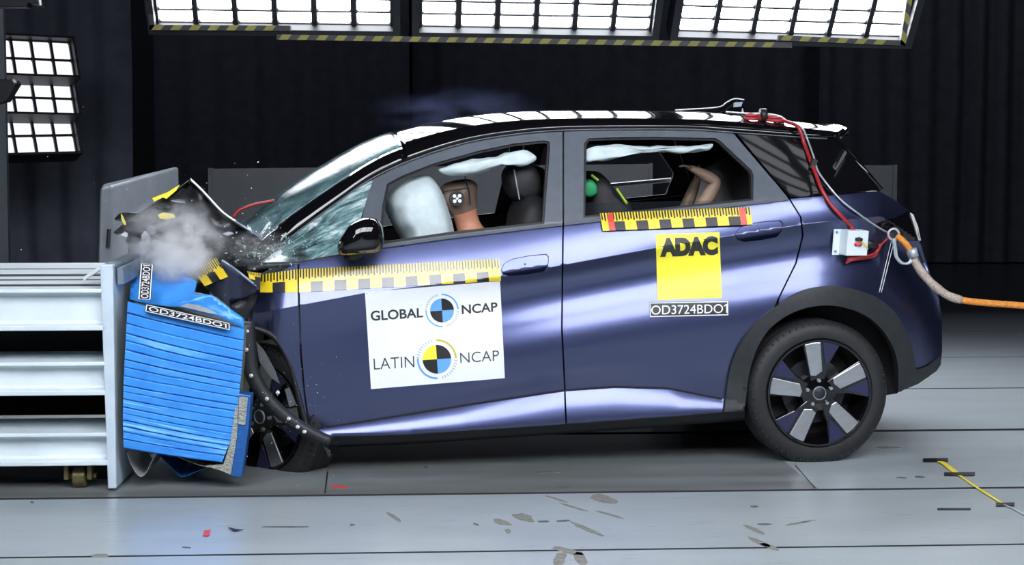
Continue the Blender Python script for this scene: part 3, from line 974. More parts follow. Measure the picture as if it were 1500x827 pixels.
# cladding arcs of the rear arch
ARC_O = [(1061, 603), (1069, 544), (1085, 503), (1113, 468), (1140, 447), (1172, 427), (1210, 419), (1246, 422), (1282, 434), (1308, 454), (1326, 482), (1337, 510), (1342, 541)]
ARC_I = [(1091, 602), (1097, 550), (1110, 508), (1133, 476), (1170, 454), (1213, 447), (1253, 455), (1282, 472), (1304, 500), (1315, 532), (1316, 574)]
ARC_O = [(p.x, p.y) for p in smooth_pts([Vector(p) for p in ARC_O], 4)]
ARC_I = [(p.x, p.y) for p in smooth_pts([Vector(p) for p in ARC_I], 4)]

# front door
fd_outline = belt_at(438.5, 823.8) + sh(SEAM_M, -1.2)[1:] + sillb_at(470, 827)[::-1] + [(454.5, 624)] + sh(SEAM_F, 1.5)[1:4][::-1]
HANDLE_F = [(734, 395), (738, 386), (750, 379), (775, 374), (800, 371.5), (804, 376), (803, 389), (797, 397), (778, 401), (745, 404), (736, 402)]
HANDLE_R = [(1077, 343), (1082, 334), (1094, 328), (1120, 324), (1143, 322.5), (1147, 327), (1145, 338), (1138, 347), (1118, 351), (1090, 354), (1080, 351)]
fdoors = skin('front_door', fd_outline, M['paint'], holes=[HANDLE_F], step=5.0, lines=crease_lines + sill_lines, far=True, back=0.09)
rd_arc = [p for p in ARC_O if p[0] < 1139][::-1]
rd_outline = belt_at(826.2, 1155) + sh(SEAM_R, -1.3)[1:] + rd_arc[:-1] + [(1060, 585), (1059, 604)] + [(1059, 604), (830.5, 621)][1:] + sh(SEAM_M, 1.2)[1:4][::-1]
rdoors = skin('rear_door', rd_outline, M['paint'], holes=[HANDLE_R], step=5.0, lines=crease_lines + sill_lines, far=True, back=0.09)
def handle(pts, par, name='door_handle'):
    cx = sum(p[0] for p in pts) / len(pts); cy = sum(p[1] for p in pts) / len(pts)
    ring = [(cx + (x - cx) * 0.975, cy + (y - cy) * 0.93) for x, y in pts]
    y_mid = max(p[1] for p in pts) * 0.42 + min(p[1] for p in pts) * 0.58
    def vf(x, y):
        yl = lerp([(pts[0][0], max(p[1] for p in pts) - 5), (max(p[0] for p in pts), max(p[1] for p in pts) - 16)], x)
        base = V(x, y)
        return base - 0.006 + (0.030 * ss(yl - 1, yl + 9, y) if y > yl - 1 else 0)
    skin(name, ring, M['paint'], par, step=3.0, flange=0.02, vf=vf)
    c = MB(); d = cp(cx, cy - 2, V(cx, cy - 2) - 0.006)
    c.tube([d + Vector((0, 0.004, 0)), d + Vector((0, -0.002, 0))], 0.004, 8); c.build('lock_barrel', M['ink'], par)
handle(HANDLE_F, fdoors[0]); handle(HANDLE_R, rdoors[0])

# grey window frames
FF_OUT = [(541, 268), (549, 262), (593, 238), (673, 211.5), (753, 197), (824, 190.5), (824, 327), (797, 330.5), (654, 347.5), (556, 361.5), (540, 364), (524, 352), (531, 318)]
FF_HOLE = [(560, 300), (567, 269), (590, 257), (633, 240), (700, 221), (753, 210), (798, 205.5), (805, 208), (806, 216), (797, 327.5), (654, 344.5), (563, 357), (556, 345)]
RF_OUT = [(826.3, 190.5), (900, 189), (1000, 189), (1073, 194), (1148, 282), (1154, 289.5), (1104, 296), (826.3, 326)]
RF_HOLE = [(855.5, 210), (862, 202.5), (900, 201), (960, 200.5), (1048, 202), (1056, 207), (1101, 249), (1104, 257), (1103.5, 293.5), (854.5, 319)]
def ring_in(pts, k):
    cx = sum(p[0] for p in pts) / len(pts); cy = sum(p[1] for p in pts) / len(pts)
    out = []
    for i, p in enumerate(pts):
        a = Vector(pts[i - 1]); b = Vector(p); c = Vector(pts[(i + 1) % len(pts)])
        n = ((b - a).normalized() + (c - b).normalized())
        n = Vector((-n.y, n.x)).normalized()
        if n.dot(Vector((cx, cy)) - b) < 0: n = -n
        q = b + n * k
        out.append((q.x, q.y))
    return out
for nm, o, h, par in (('front', FF_OUT, FF_HOLE, fdoors), ('rear', RF_OUT, RF_HOLE, rdoors)):
    skin('window_frame', o, M['frame_grey'], tuple(par), holes=[h], step=7, flange=0.05, far=True, off=-0.006)
    h2 = ring_in(h, 4.0)
    skin('window_seal', h, M['black_plastic'], tuple(par), holes=[h2], step=6, flange=0.03, far=True, off=-0.016)
# weather strip along the belt
for a, c, par in ((560, 823.5, fdoors), (826.5, 1154, rdoors)):
    top = belt_at(a, c)
    skin('belt_strip', [(x, y - 2.2) for x, y in top] + [(x, y + 2.0) for x, y in top[::-1]], M['frame_grey'], tuple(par), step=8, flange=0.01, vf=lambda x, y: V(x, lerp(BELT, x) + 1) - 0.011, far=True)
    inn = 3.2
# rear quarter
TAIL = [(1289, 281), (1306, 290), (1325, 303), (1332, 308), (1343, 328), (1348, 354), (1357, 383), (1367, 410), (1376, 440), (1380, 470), (1380, 515), (1376, 525), (1342, 541)]
LAMP = [(1279, 329), (1296, 322), (1313, 318), (1331, 308.5), (1342, 328), (1347, 353), (1331, 352), (1312, 346), (1296, 336)]
qp_out = [(1157.5, 291)] + belt_at(1158, 1288)[1:] + TAIL[1:-1] + [p for p in ARC_O if p[0] > 1139.5][::-1] + sh(SEAM_R, 1.3)[1:5][::-1]
skin('rear_quarter_panel', qp_out, M['paint'], holes=[LAMP], step=5.0, lines=crease_lines, far=True, back=0.06)
skin('tail_lamp', LAMP, M['black_gloss'], step=4.0, off=-0.004, flange=0.03, far=True)
red_lens = mat('red_lens', (0.5, 0.02, 0.02), 0.15)
skin('lamp_lens', [(1333, 311), (1338, 314), (1345, 332), (1349, 352), (1346, 352), (1340, 332)], mat('clear_lens', (0.75, 0.72, 0.7), 0.15), off=0.003, step=4, flange=0.01)
# seam between quarter and bumper
skin('bumper_seam', [(1308, 352), (1310, 353), (1289, 433), (1287, 431)], M['ink'], off=0.0012, step=4, flange=0)
# black arch cladding with bumper lip
skin('arch_cladding', ARC_O + [(1346, 541), (1360, 536), (1377, 522), (1378, 534), (1372, 543), (1345, 562)] + ARC_I[::-1], M['cladding'], step=5.0, off=0.016, flange=0.05, far=True)
# quarter glass
skin('quarter_window', [(1079, 195), (1150, 198), (1221, 203), (1260, 243), (1288, 278.5), (1210, 285), (1158, 289)], M['black_gloss'], step=7, off=0.002, far=True, flange=0.02)
# front fender
fen = [(381, 424), (400, 412), (437 - 1.5, 394)] + sh(SEAM_F, -1.5)[1:5] + [(452, 622), (441, 578), (427, 527), (402, 487), (363, 471), (369, 450)]
fen = [(378, 428), (400, 400), (435.5, 386), (436.5, 450), (439.5, 520), (444.5, 575), (451, 620), (441, 578), (427, 532), (402, 492), (364, 474), (369, 450)]
def fen_v(x, y):
    return V(x, y) + 0.012 * math.sin((x + y * 0.4) / 17) * ss(437, 385, x) + 0.05 * ss(400, 362, x)
skin('front_fender', fen, M['paint'], step=5, vf=fen_v, lines=crease_lines, back=0.05)

# black strip under the doors
st = MB()
rows = []
for x in range(476, 1092, 15):
    y = lerp(SILLB, x)
    rows.append([sp(x, y - 1, 0.0), sp(x, y + 3, -0.004), cp(x, y + 9, V(x, y) + 0.05), cp(x, y + 14, V(x, y) + 0.25)])
st.sheet(rows); st.build('sill_trim', M['black_plastic'], car, smooth=True)
ub = MB()
a, c = cp(420, 640, 0.2), cp(1330, 560, 0.2)
ub.box((a.x, 0.2, a.z + 0.0), (cp(1085, 610, .2).x, WIDTH - 0.2, a.z + 0.14)); ub.box((cp(1085, 610, .2).x, 0.3, 0.32), (c.x, WIDTH - 0.3, 0.5))
ub.build('underbody', M['dark'], car)

ln = [(x, lerp(SILLC, x)) for x in [466] + list(range(480, 1058, 12)) + [1058]]
skin('sill_seam', [(x, y - 1.6) for x, y in ln] + [(x, y + 0.6) for x, y in ln[::-1]], M['ink'], step=8, flange=0, vf=lambda x, y: V(x, lerp(SILLC, x)) - 0.004)

# ------------------------------------------------------------------ roof, windscreen and pillars as one swept shape
SIL = [(366, 333), (395, 310), (420, 291), (460, 266), (505, 239), (560, 205.5), (600, 191), (660, 176), (745, 164.5), (860, 160.5), (1040, 162.5), (1100, 166), (1150, 171), (1200, 176), (1243, 181)]
def rail_v(x): return V(x, lerp(RAIL, x)) if x < 1220 else V(1220, 201) + (x - 1220) * 0.001
def arc_pt(x, th, h, pw):
    """across the roof: th 0 at the near rail, pi/2 at the middle"""
    yr = lerp(RAIL_S, x)
    rv = rail_v(x)
    p = cp(x, yr, rv)
    half = WIDTH / 2 - rv
    return Vector((p.x + lead(x) * math.sin(th) ** 2 * 0.35, rv + half * (1 - math.cos(th)) ** 1.0, p.z + h * math.sin(th) ** pw))
RAIL_S = [(p.x, p.y) for p in smooth_pts([Vector(p) for p in RAIL], 5)]
SIL_S = [(p.x, p.y) for p in smooth_pts([Vector(p) for p in SIL], 5)]
def lead(x):                                   # glass bows forwards in the middle
    return -0.2 * (1 - ss(480, 640, x))
def proj(p):
    q = CAR @ p - EYEV
    c, s = math.cos(PITCH), math.sin(PITCH)
    z = q.y * c - q.z * s; yy = q.y * s + q.z * c
    return CX + F * q.x / z, CY - F * yy / z
HC = {}
def crown(x):
    """height of the roof's middle that puts the outline where the photograph has it"""
    k = round(x)
    if k in HC: return HC[k]
    ys = lerp(SIL_S, x)
    lo, hi = 0.0, 0.6
    for _ in range(22):
        mid = (lo + hi) / 2
        ym = min(proj(arc_pt(x, t * math.pi / 2 / 14, mid, 0.9))[1] for t in range(15))
        # compare at the pixel column the point lands in
        if ym < ys: hi = mid
        else: lo = mid
    HC[k] = lo
    return lo
XS = list(range(380, 1244, 9)) + [1243]
hs = [crown(x) for x in XS]
for _ in range(3):                             # even out
    hs = [hs[0]] + [(a + 2 * b + c) / 4 for a, b, c in zip(hs, hs[1:], hs[2:])] + [hs[-1]]
hmap = list(zip(XS, hs))
def roof_p(x, th): return arc_pt(x, th, lerp(hmap, x), 0.9)
def swept(name, x0, x1, th0, th1, m, nth=16, off=0.0, thick=0.02, dx=8.0, both=False, label=None):
    nx = max(2, int((x1 - x0) / dx))
    rows = []
    for i in range(nx + 1):
        x = x0 + (x1 - x0) * i / nx
        a = th0(x) if callable(th0) else th0
        c = th1(x) if callable(th1) else th1
        half = [roof_p(x, a + (c - a) * j / nth) for j in range(nth + 1)]
        if not both:
            row = half
        else:
            row = half + [mirror(p) for p in half[-2::-1]] if c > 1.56 else half
        rows.append(row)
    b = MB(); b.sheet(rows)
    o = b.build(name, m, car, smooth=True)
    s = o.modifiers.new('thickness', 'SOLIDIFY'); s.thickness = thick; s.offset = -1
    if label: o['label'] = label
    if both and not (th1 if not callable(th1) else 0) > 1.56:
        b2 = MB(); b2.sheet([[mirror(p) for p in r] for r in rows])
        o2 = b2.build(name, m, car, smooth=True); s = o2.modifiers.new('thickness', 'SOLIDIFY'); s.thickness = thick; s.offset = -1
    return o
PIL = 0.42
H2 = math.pi / 2
swept('roof', 592, 1243, 0.0, H2, M['black_gloss'], 18, both=True, thick=0.03)
swept('roof_pillar', 380, 592, 0.0, PIL, M['black_gloss'], 6, both=True, thick=0.03, label='gloss black windscreen pillar')
M['screen'] = crack_glass('shattered_windscreen', (0.15, 0.28, 0.3), 0.4, 0.75, 3.0, R(28), 0.62, 0.12)
M['quarter_crack'] = crack_glass('shattered_quarter_glass', (0.12, 0.23, 0.24), 0.75, 1.0, 5.0, R(24), 0.52, 0.25)
swept('windscreen', 372, 592, PIL, H2, M['screen'], 18, both=True, thick=0.006)
# shattered front quarter window
skin('front_quarter_window', [(384, 384), (440, 336), (500, 292), (538, 265), (546, 264), (529, 318), (521, 352), (500, 371), (437, 383)], M['quarter_crack'], step=6, flange=0.004, far=True, off=-0.004)
tr = MB()
tr.tube([sp(x, lerp(RAIL_S, x) + 2, 0.006) for x in range(420, 1220, 12)], 0.003, 6)
tr.build('roof_trim', M['frame_grey'], car, smooth=True)
# tailgate: glass, body, bumper as a sweep from side to side
EDGE = [(1236, 188), (1221, 202), (1256, 241), (1289, 280)]
EDGE2 = [(1289, 280), (1306, 290), (1325, 303), (1332, 308), (1343, 328), (1348, 354), (1357, 383), (1367, 410), (1376, 440), (1380, 470), (1380, 515)]
EDGE3 = [(1380, 514), (1378, 534), (1360, 552), (1318, 574)]
def tailsweep(name, edge, m, bulge):
    rows = []
    for x, y in edge:
        p = sp(x, y) if y > 200 else cp(x, y, rail_v(1220))
        row = []
        for j in range(13):
            t = j / 12
            row.append(Vector((p.x + bulge * 4 * t * (1 - t), p.y + (WIDTH - 2 * p.y) * t, p.z)))
        rows.append(row)
    b = MB(); b.sheet(rows)
    o = b.build(name, m, car, smooth=True); s = o.modifiers.new('thickness', 'SOLIDIFY'); s.thickness = 0.02
tailsweep('rear_window', EDGE, M['black_gloss'], 0.04)
tailsweep('tailgate', EDGE2[:7], M['paint'], 0.10)
tailsweep('rear_bumper', EDGE2[6:], M['paint'], 0.10)
tailsweep('bumper_skirt', EDGE3, M['cladding'], 0.10)

# shark fin
fin = MB()
def roof_at(px, v):                            # roof surface under a pixel column at depth v
    x = px
    rv = rail_v(x); half = WIDTH / 2 - rv
    th = math.acos(max(0, min(1, 1 - (min(v, WIDTH - v) - rv) / half)))
    return roof_p(x, th)
b0 = cp(1038, 166, WIDTH / 2); b1 = cp(1092, 168, WIDTH / 2)
ztop = cp(1080, 146, WIDTH / 2).z
rows = []
for t, wd in ((0, 0.035), (0.35, 0.03), (0.7, 0.02), (1.0, 0.008)):
    z = b0.z + (ztop - b0.z) * t - 0.01 * (1 - t)
    xa = b0.x + (cp(1074, 150, .885).x - b0.x) * (t ** 0.8); xb = b1.x - 0.02 * t
    rows.append([Vector((xa, WIDTH / 2, z)), Vector((xa + (xb - xa) * .4, WIDTH / 2 - wd, z)), Vector((xb, WIDTH / 2 - wd * .6, z)), Vector((xb, WIDTH / 2 + wd * .6, z)), Vector((xa + (xb - xa) * .4, WIDTH / 2 + wd, z)), Vector((xa, WIDTH / 2, z))])
fin.sheet(rows); fin.add(rows[-1][:5], [(0, 1, 2, 3, 4)])
fo = fin.build('shark_fin_antenna', M['black_gloss'], car, angle=50)
ft = MB(); ft.prism([cp(x, y, WIDTH / 2 - 0.03) for x, y in ((1076, 150), (1088, 149), (1086, 156), (1074, 157))], (0, 0.02, 0)); ft.build('antenna_chip', M['steel_grey'], fo)  # grey chip added on the fin so its face shows

# ------------------------------------------------------------------ wheels
M['disc'] = mat('brake_disc_steel', (0.05, 0.055, 0.06), 0.35, 0.7)
def wheel(Mx, label, dirty=False):
    w = empty('wheel', Mx, car)
    w['label'] = label
    RO, RW = 0.322, 0.205
    b = MB()
    prof = [(0.235, 0.012), (0.245, 0.0), (0.27, -0.004), (0.295, 0.002), (0.312, 0.016), (RO - 0.002, 0.03)]
    for k in range(5):                         # tread ribs
        y0 = 0.03 + k * (RW - 0.06) / 5; y1 = y0 + (RW - 0.06) / 5
        prof += [(RO, y0 + 0.004), (RO, y1 - 0.004), (RO - 0.006, y1 - 0.002), (RO - 0.006, y1 + 0.001)]
    prof += [(RO - 0.002, RW - 0.03), (0.312, RW - 0.016), (0.27, RW), (0.235, RW - 0.01)]
    b.lathe(prof, 72); 
    t = b.build('tyre', M['rubber'], w, angle=40)
    sl = MB()
    for k in range(60):                        # shoulder sipes
        a = 2 * math.pi * k / 60
        Mr = Matrix.Rotation(a, 4, 'Y')
        sl.box((0.296, 0.004, -0.003), (0.3085, 0.016, 0.003), Mr)
    sl.build('tread_block', M['rubber'], w)['kind'] = 'stuff'
    r = MB()
    r.lathe([(0.238, 0.004), (0.236, -0.003), (0.228, -0.003), (0.224, 0.012), (0.22, 0.03), (0.2, 0.12), (0.2, RW - 0.02), (0.238, RW - 0.01)], 64)
    r.build('rim', M['black_gloss'], w, angle=40)
    d = MB(); d.lathe([(0.0, 0.14), (0.2, 0.14), (0.2, 0.15), (0, 0.15)], 40); d.build('wheel_back', M['dark'], w)
    d = MB(); d.lathe([(0.06, 0.085), (0.145, 0.085), (0.145, 0.105), (0.06, 0.105)], 48); d.build('brake_disc', M['disc'], w, angle=40)
    cal = MB(); cal.lathe([(0.1, 0.06), (0.16, 0.06), (0.16, 0.12), (0.1, 0.12)], 48)
    hub = MB(); hub.lathe([(0.0, 0.004), (0.05, 0.004), (0.078, 0.012), (0.085, 0.03), (0.085, 0.09)], 40)
    hub.build('hub', M['black_gloss'], w, angle=40)
    cap = MB(); cap.lathe([(0, -0.002), (0.026, -0.001), (0.031, 0.004)], 32); cap.build('centre_cap', M['black_plastic'], w, smooth=True)
    rg = MB(); rg.lathe([(0.026, -0.002), (0.027, -0.004), (0.03, -0.003), (0.031, 0.002)], 32); rg.build('cap_ring', M['steel_grey'], w, smooth=True)
    for k in range(5):
        n = MB(); a = R(54 + 72 * k); Mr = Matrix.Rotation(a, 4, 'Y') @ Matrix.Translation((0.056, 0, 0))
        n.lathe([(0, -0.004), (0.008, -0.004), (0.009, 0.01)], 8, Mr); n.build('wheel_nut', M['silver'], w)
    for k, ang in enumerate((95, 23, -49, -121, -193)):
        # wheel plane: x right, z up; rotate about y
        Mr = Matrix.Rotation(R(-ang), 4, 'Y')
        s = MB()
        # black spoke body, wide at the rim
        s.prism([Mr @ Vector(p) for p in ((0.05, 0.008, 0.03), (0.228, 0.006, 0.048), (0.222, 0.006, -0.08), (0.2, 0.006, -0.124), (0.12, 0.008, -0.062), (0.05, 0.008, -0.03))], (0, 0.035, 0))
        sp_o = s.build('spoke', M['black_gloss'], w); bevel(sp_o, 0.004)
        f = MB()
        f.prism([Mr @ Vector(p) for p in ((0.083, 0.004, 0.030), (0.222, 0.001, 0.040), (0.226, 0.001, 0.0), (0.222, 0.001, -0.032), (0.094, 0.004, -0.026), (0.078, 0.004, 0.006))], (0, 0.008, 0))
        bevel(f.build('spoke_face', M['silver'], w), 0.002)
        g = MB()
        g.prism([Mr @ Vector(p) for p in ((0.112, 0.005, -0.042), (0.222, 0.002, -0.044), (0.214, 0.002, -0.075), (0.196, 0.002, -0.116))], (0, 0.006, 0))
        g.build('spoke_insert', M['wheel_blue'], w)
    return w
hubp = cp(1200.5, 575.5, 0.03)
wheel(Matrix.Translation((hubp.x, 0.03, hubp.z)), 'rear wheel with silver and indigo five spoke face')
# far rear wheel
fw = MB(); fw.lathe([(0.0, 0.0), (0.235, 0.0), (0.31, 0.0), (0.322, 0.02), (0.322, 0.185), (0.31, 0.2), (0, 0.2)], 48)
fw.build('far_rear_wheel', M['rubber'], car, M=Matrix.Translation((hubp.x, WIDTH - 0.23, hubp.z)), angle=40)
fw = MB(); fw.lathe([(0.0, 0.0), (0.235, 0.0), (0.31, 0.0), (0.322, 0.02), (0.322, 0.185), (0.31, 0.2), (0, 0.2)], 48)
fw.build('far_front_wheel', M['rubber'], car, M=Matrix.Translation((hubp.x - 2.62, WIDTH - 0.25, hubp.z + 0.12)), angle=40)
# front wheel knocked round on its axis
fc = cp(380, 610, 0.24)
wheel(Matrix.Translation((fc.x, fc.y, fc.z)) @ Matrix.Rotation(R(-42), 4, 'Z') @ Matrix.Rotation(R(20), 4, 'Y'), 'front wheel twisted outwards behind the barrier')
# wheel housing of the rear arch
wl = MB()
wl.sheet([[sp(x, y, 0.01), cp(x, y, V(x, y) + 0.25), ] for x, y in ARC_I])
wl.build('wheel_arch_liner', M['dark'], car)
wb = MB()
ring = [cp(x, y, 0.3) for x, y in [(1085, 612)] + ARC_I + [(1314, 576)]]
wb.prism(ring, (0, 0.02, 0)); wb.build('wheel_arch_liner', M['dark'], car)

# ------------------------------------------------------------------ stickers and rulers on the car
def sheet_on(name, quad, m, par, off=0.0016, nx=24, ny=24, label=None):
    b = MB(); b.sheet([[sp(*bilin(quad, i / nx, j / ny), off) for i in range(nx + 1)] for j in range(ny + 1)])
    o = b.build(name, m, par, smooth=True)
    if label: o['label'] = label
    return o
def letters_on(txt, quad, m, par, bold=0.0, off=0.0030, name='lettering'):
    v, f = text_mesh(txt, bold)
    b = MB(); b.add([sp(*bilin(quad, s, t), off) for s, t in v], f)
    return b.build(name, m, par)
def ring_on(c, r0, r1, a0, a1, m, par, name, off=0.003, n=24):
    b = MB(); rows = []
    for i in range(n + 1):
        a = R(a0 + (a1 - a0) * i / n)
        rows.append([sp(c[0] + r * math.cos(a), c[1] - r * math.sin(a), off) for r in (max(r0, .01), r1)])
    b.sheet(rows); return b.build(name, m, par)

BIG = [(534.5, 427.5), (732.5, 411.5), (739.5, 553.5), (543.5, 569.5)]
st = sheet_on('test_sticker', BIG, M['white'], fdoors[0], label='large white test programme sticker on the front door')
letters_on('GLOBAL', [(542.5, 455), (619.5, 450.5), (620, 464.5), (543.5, 470)], M['dark_ink'], st, 0.022)
letters_on('NCAP', [(676, 446.5), (728.5, 442), (729, 456), (676.7, 460)], M['dark_ink'], st, 0.022)
letters_on('LATIN', [(547, 525), (606.5, 521), (607, 537.3), (548, 541)], M['dark_ink'], st, -0.008)
letters_on('NCAP', [(673.8, 516.5), (730.8, 512.5), (731, 528), (674.5, 531.5)], M['dark_ink'], st, -0.008)
def target(c, r, cols, ro, arcs, rot=4):
    for (a, m) in zip((0, 90, 180, 270), cols):
        ring_on(c, 0, r, a + rot, a + 90 + rot, m, st, 'emblem_quarter')
    for a0, a1, m in arcs:
        ring_on(c, ro[0], ro[1], a0, a1, m, st, 'emblem_arc')
    b = MB()
    for base in (100, 280):                    # the tiny lettering round the emblem, too small to read
        for k in range(9):
            a = R(base + 8 + k * 8.4)
            p, q = [(c[0] + rr * math.cos(a), c[1] - rr * math.sin(a)) for rr in (ro[0] - 0.8, ro[1] + 0.6)]
            dx, dy = -math.sin(a) * 0.9, -math.cos(a) * 0.9
            b.add([sp(p[0] - dx, p[1] - dy, .003), sp(p[0] + dx, p[1] + dy, .003), sp(q[0] + dx, q[1] + dy, .003), sp(q[0] - dx, q[1] - dy, .003)], [(0, 1, 2, 3)])
    o = b.build('emblem_lettering', M['grey_ink'], st); o['kind'] = 'stuff'
target((647.5, 454.5), 17.5, (M['ink'], M['sky_ink'], M['ink'], M['sky_ink']), (22.5, 24.5), ((5, 92, M['sky_ink']), (180, 272, M['sky_ink'])))
target((640, 525.8), 21, (M['ink'], M['lemon'], M['ink'], M['sky_ink']), (26.5, 29.3), ((3, 92, M['olive_ink']), (178, 272, M['sky_ink'])))

AD = [(960.5, 343), (1054, 340), (1057.3, 436), (963.2, 439)]
st2 = sheet_on('square_sticker', AD, M['lemon'], rdoors[0], label='square yellow sticker with black lettering on the rear door')
letters_on('ADAC', [(966, 348.5), (1051, 345.2), (1052, 373.2), (967, 376.5)], M['dark_ink'], st2, 0.075)
NP = [(951.3, 442.3), (1067, 440.2), (1067.3, 462), (951.6, 464.8)]
st3 = sheet_on('number_sticker', NP, M['ink'], rdoors[0], label='small dark number sticker on the rear door')
letters_on('OD3724BDO1', [(954, 447.3), (1065.5, 444.9), (1065.6, 458), (954, 460.7)], M['white'], st3, 0.0)
for a, c in (((0.005, .03), (.995, .09)), ((0.005, .91), (.995, .97)), ((.004, .03), (.014, .97)), ((.986, .03), (.996, .97))):
    q = [bilin(NP, a[0], a[1]), bilin(NP, c[0], a[1]), bilin(NP, c[0], c[1]), bilin(NP, a[0], c[1])]
    sheet_on('border_line', q, M['white'], st3, off=0.0026, nx=20, ny=2)

def ruler(quad, blocks, par, reds=(), first_black=False, label=None, surf=None, split=0.5, tick=0.45, yel='tape_matt', blk='ink'):
    f = surf or (lambda x, y, off: sp(x, y, off))
    nx, ny = 68, 16
    b = MB(); b.sheet([[f(*bilin(quad, i / nx, j / ny), 0.0015) for i in range(nx + 1)] for j in range(ny + 1)])
    base = b.build('scale_tape', M[yel], par, smooth=True)
    if label: base['label'] = label
    k = MB(); r = MB()
    def patch(mb, s0, s1, t0, t1, off):
        n = max(1, int((s1 - s0) * nx))
        mb.sheet([[f(*bilin(quad, s0 + (s1 - s0) * i / n, t), off) for i in range(n + 1)] for t in [t0 + (t1 - t0) * q / 10 for q in range(11)]])
    w = 1.0 / blocks
    for i in range(blocks):
        if (i % 2 == 0) == first_black:
            patch(k, i * w, (i + 1) * w, split, 1.0, 0.0034)
        for q in range(4):
            s = (i + (q + 0.5) / 4) * w
            patch(k, s - w * 0.06, s + w * 0.06, 0.0, tick * (1.0 if q % 2 else 0.85), 0.0034)
    k.build('graduation', M[blk], base)['kind'] = 'stuff'
    for s in reds:
        patch(r, s, s + 0.04, 0.03, 1.0, 0.0046)
        r.build('red_mark', M['red'], base); r = MB()
    return base
M['tape_matt'] = mat('matt_yellow_scale_vinyl', (0.85, 0.62, 0.02), 0.45)
M['tape_gloss'] = mat('yellow_scale_vinyl', (0.85, 0.62, 0.02), 0.3, 0.0, Coat_Weight=1.0, Coat_Roughness=0.12)
M['ink_gloss'] = mat('black_scale_ink', (0.012, 0.012, 0.013), 0.3, 0.0, Coat_Weight=1.0, Coat_Roughness=0.12)
ruler([(878.7, 312), (1098.7, 303), (1102.5, 328.5), (883.2, 338)], 13, rdoors[0], reds=(0.045, 0.925), surf=lambda x, y, off: cp(x, y, V(x, max(y, lerp(BELT, x) + 4)) - off - 0.013), label='yellow and black scale tape below the rear window')
ruler([(438, 394), (731, 379), (734, 411), (438, 428)], 17, fdoors[0], split=0.56, tick=0.42, yel='tape_gloss', blk='ink_gloss', label='long yellow and black scale tape on the front door')
fen_o = [o for o in car.children if o.name == 'front_fender'][0]
ruler([(381, 402), (435.5, 394), (436, 428), (381, 428)], 3, fen_o, label='end of the yellow scale tape on the buckled fender', surf=lambda x, y, off: cp(x, y, fen_v(x, y) - off))

# window glass wound down, only its upper edge standing above the door
M['thin_glass'] = mat('side_glass', (0.02, 0.025, 0.03), 0.03, 0.0, Alpha=0.35)
skin('window_glass', [(856, 297), (930, 296), (1000, 294), (1100, 292.5), (1103, 298), (1000, 308), (856, 322)], M['thin_glass'], rdoors[0], off=-0.03, step=8, flange=0)
skin('window_glass', [(700, 336), (750, 327), (796, 322), (797, 333), (700, 344)], M['thin_glass'], fdoors[0], off=-0.03, step=8, flange=0)

# ------------------------------------------------------------------ door mirror
ring = [(504, 340), (511, 330), (524, 321), (538, 317.5), (552, 320), (560, 330), (563, 345), (562, 358), (555, 369), (538, 372), (515, 374), (498, 373), (493.5, 364), (496, 352)]
mc = (530, 348)
rows = []
for v, k in ((0.03, 0.75), (0.0, 0.96), (-0.06, 1.0), (-0.12, 0.97), (-0.165, 0.84), (-0.185, 0.6), (-0.192, 0.25), (-0.193, 0.02)):
    pts = smooth_pts([Vector((mc[0] + (x - mc[0]) * k, mc[1] + (y - mc[1]) * k)) for x, y in ring], 3, True)
    rows.append([cp(q.x, q.y, v) for q in pts + pts[:1]])
b = MB(); b.sheet(rows); mir = b.build('door_mirror', M['black_gloss'], car, smooth=True, merge=0.0005)
k = MB(); k.tube([cp(528, 366, -0.04), cp(520, 374, 0.03), cp(512, 376, 0.09)], [0.03, 0.035, 0.04], 10, flat=0.6); k.build('mirror_stalk', M['black_plastic'], mir, smooth=True)
ind = MB(); ind.tube([cp(520, 352, -0.172), cp(545, 349, -0.178)], 0.004, 6); ind.build('indicator_strip', M['steel_grey'], mir)

# ------------------------------------------------------------------ soft shapes inside
def pillow(name, outline, v0, half, m, par, n=4, wob=0.0, pw=0.55):
    cx = sum(p[0] for p in outline) / len(outline); cy = sum(p[1] for p in outline) / len(outline)
    pts = smooth_pts([Vector(p) for p in outline], n, True)
    rows = []
    K = 9
    for i in range(2 * K + 1):
        th = (-1 + i / K) * math.pi / 2
        sc = max(0.0, math.cos(th)) ** pw
        rows.append([])
        for q in pts + pts[:1]:
            x, y = cx + (q.x - cx) * sc, cy + (q.y - cy) * sc
            d = wob * noise.noise(Vector((x * 0.05, y * 0.05, th)))
            rows[-1].append(cp(x, y, v0) + Vector((0, math.sin(th) * half + d, d)))
    b = MB(); b.sheet(rows)
    return b.build(name, m, par, smooth=True, merge=0.0004)
pillow('front_airbag', [(564, 300), (572, 280), (588, 266), (612, 256), (632, 260), (646, 280), (656, 308), (665, 345), (668, 390), (610, 395), (588, 350), (572, 325)], 0.46, 0.27, M['airbag'], car, wob=0.012)
s = MB(); pts = [(594, 266), (610, 300), (626, 340), (634, 360)]
pillow('curtain_airbag', [(642, 248), (665, 240), (700, 233), (728, 229), (745, 223), (768, 221), (785, 228), (781, 237), (764, 243), (742, 240), (718, 247), (690, 255), (662, 257)], 0.27, 0.05, M['airbag'], car, wob=0.01)
pillow('curtain_airbag', [(856, 224), (866, 215), (900, 213), (940, 214), (990, 215), (1030, 214), (1045, 213), (1036, 220), (1000, 223), (960, 221), (930, 222), (905, 229), (880, 236), (857, 236)], 0.27, 0.05, M['airbag'], car, wob=0.012)

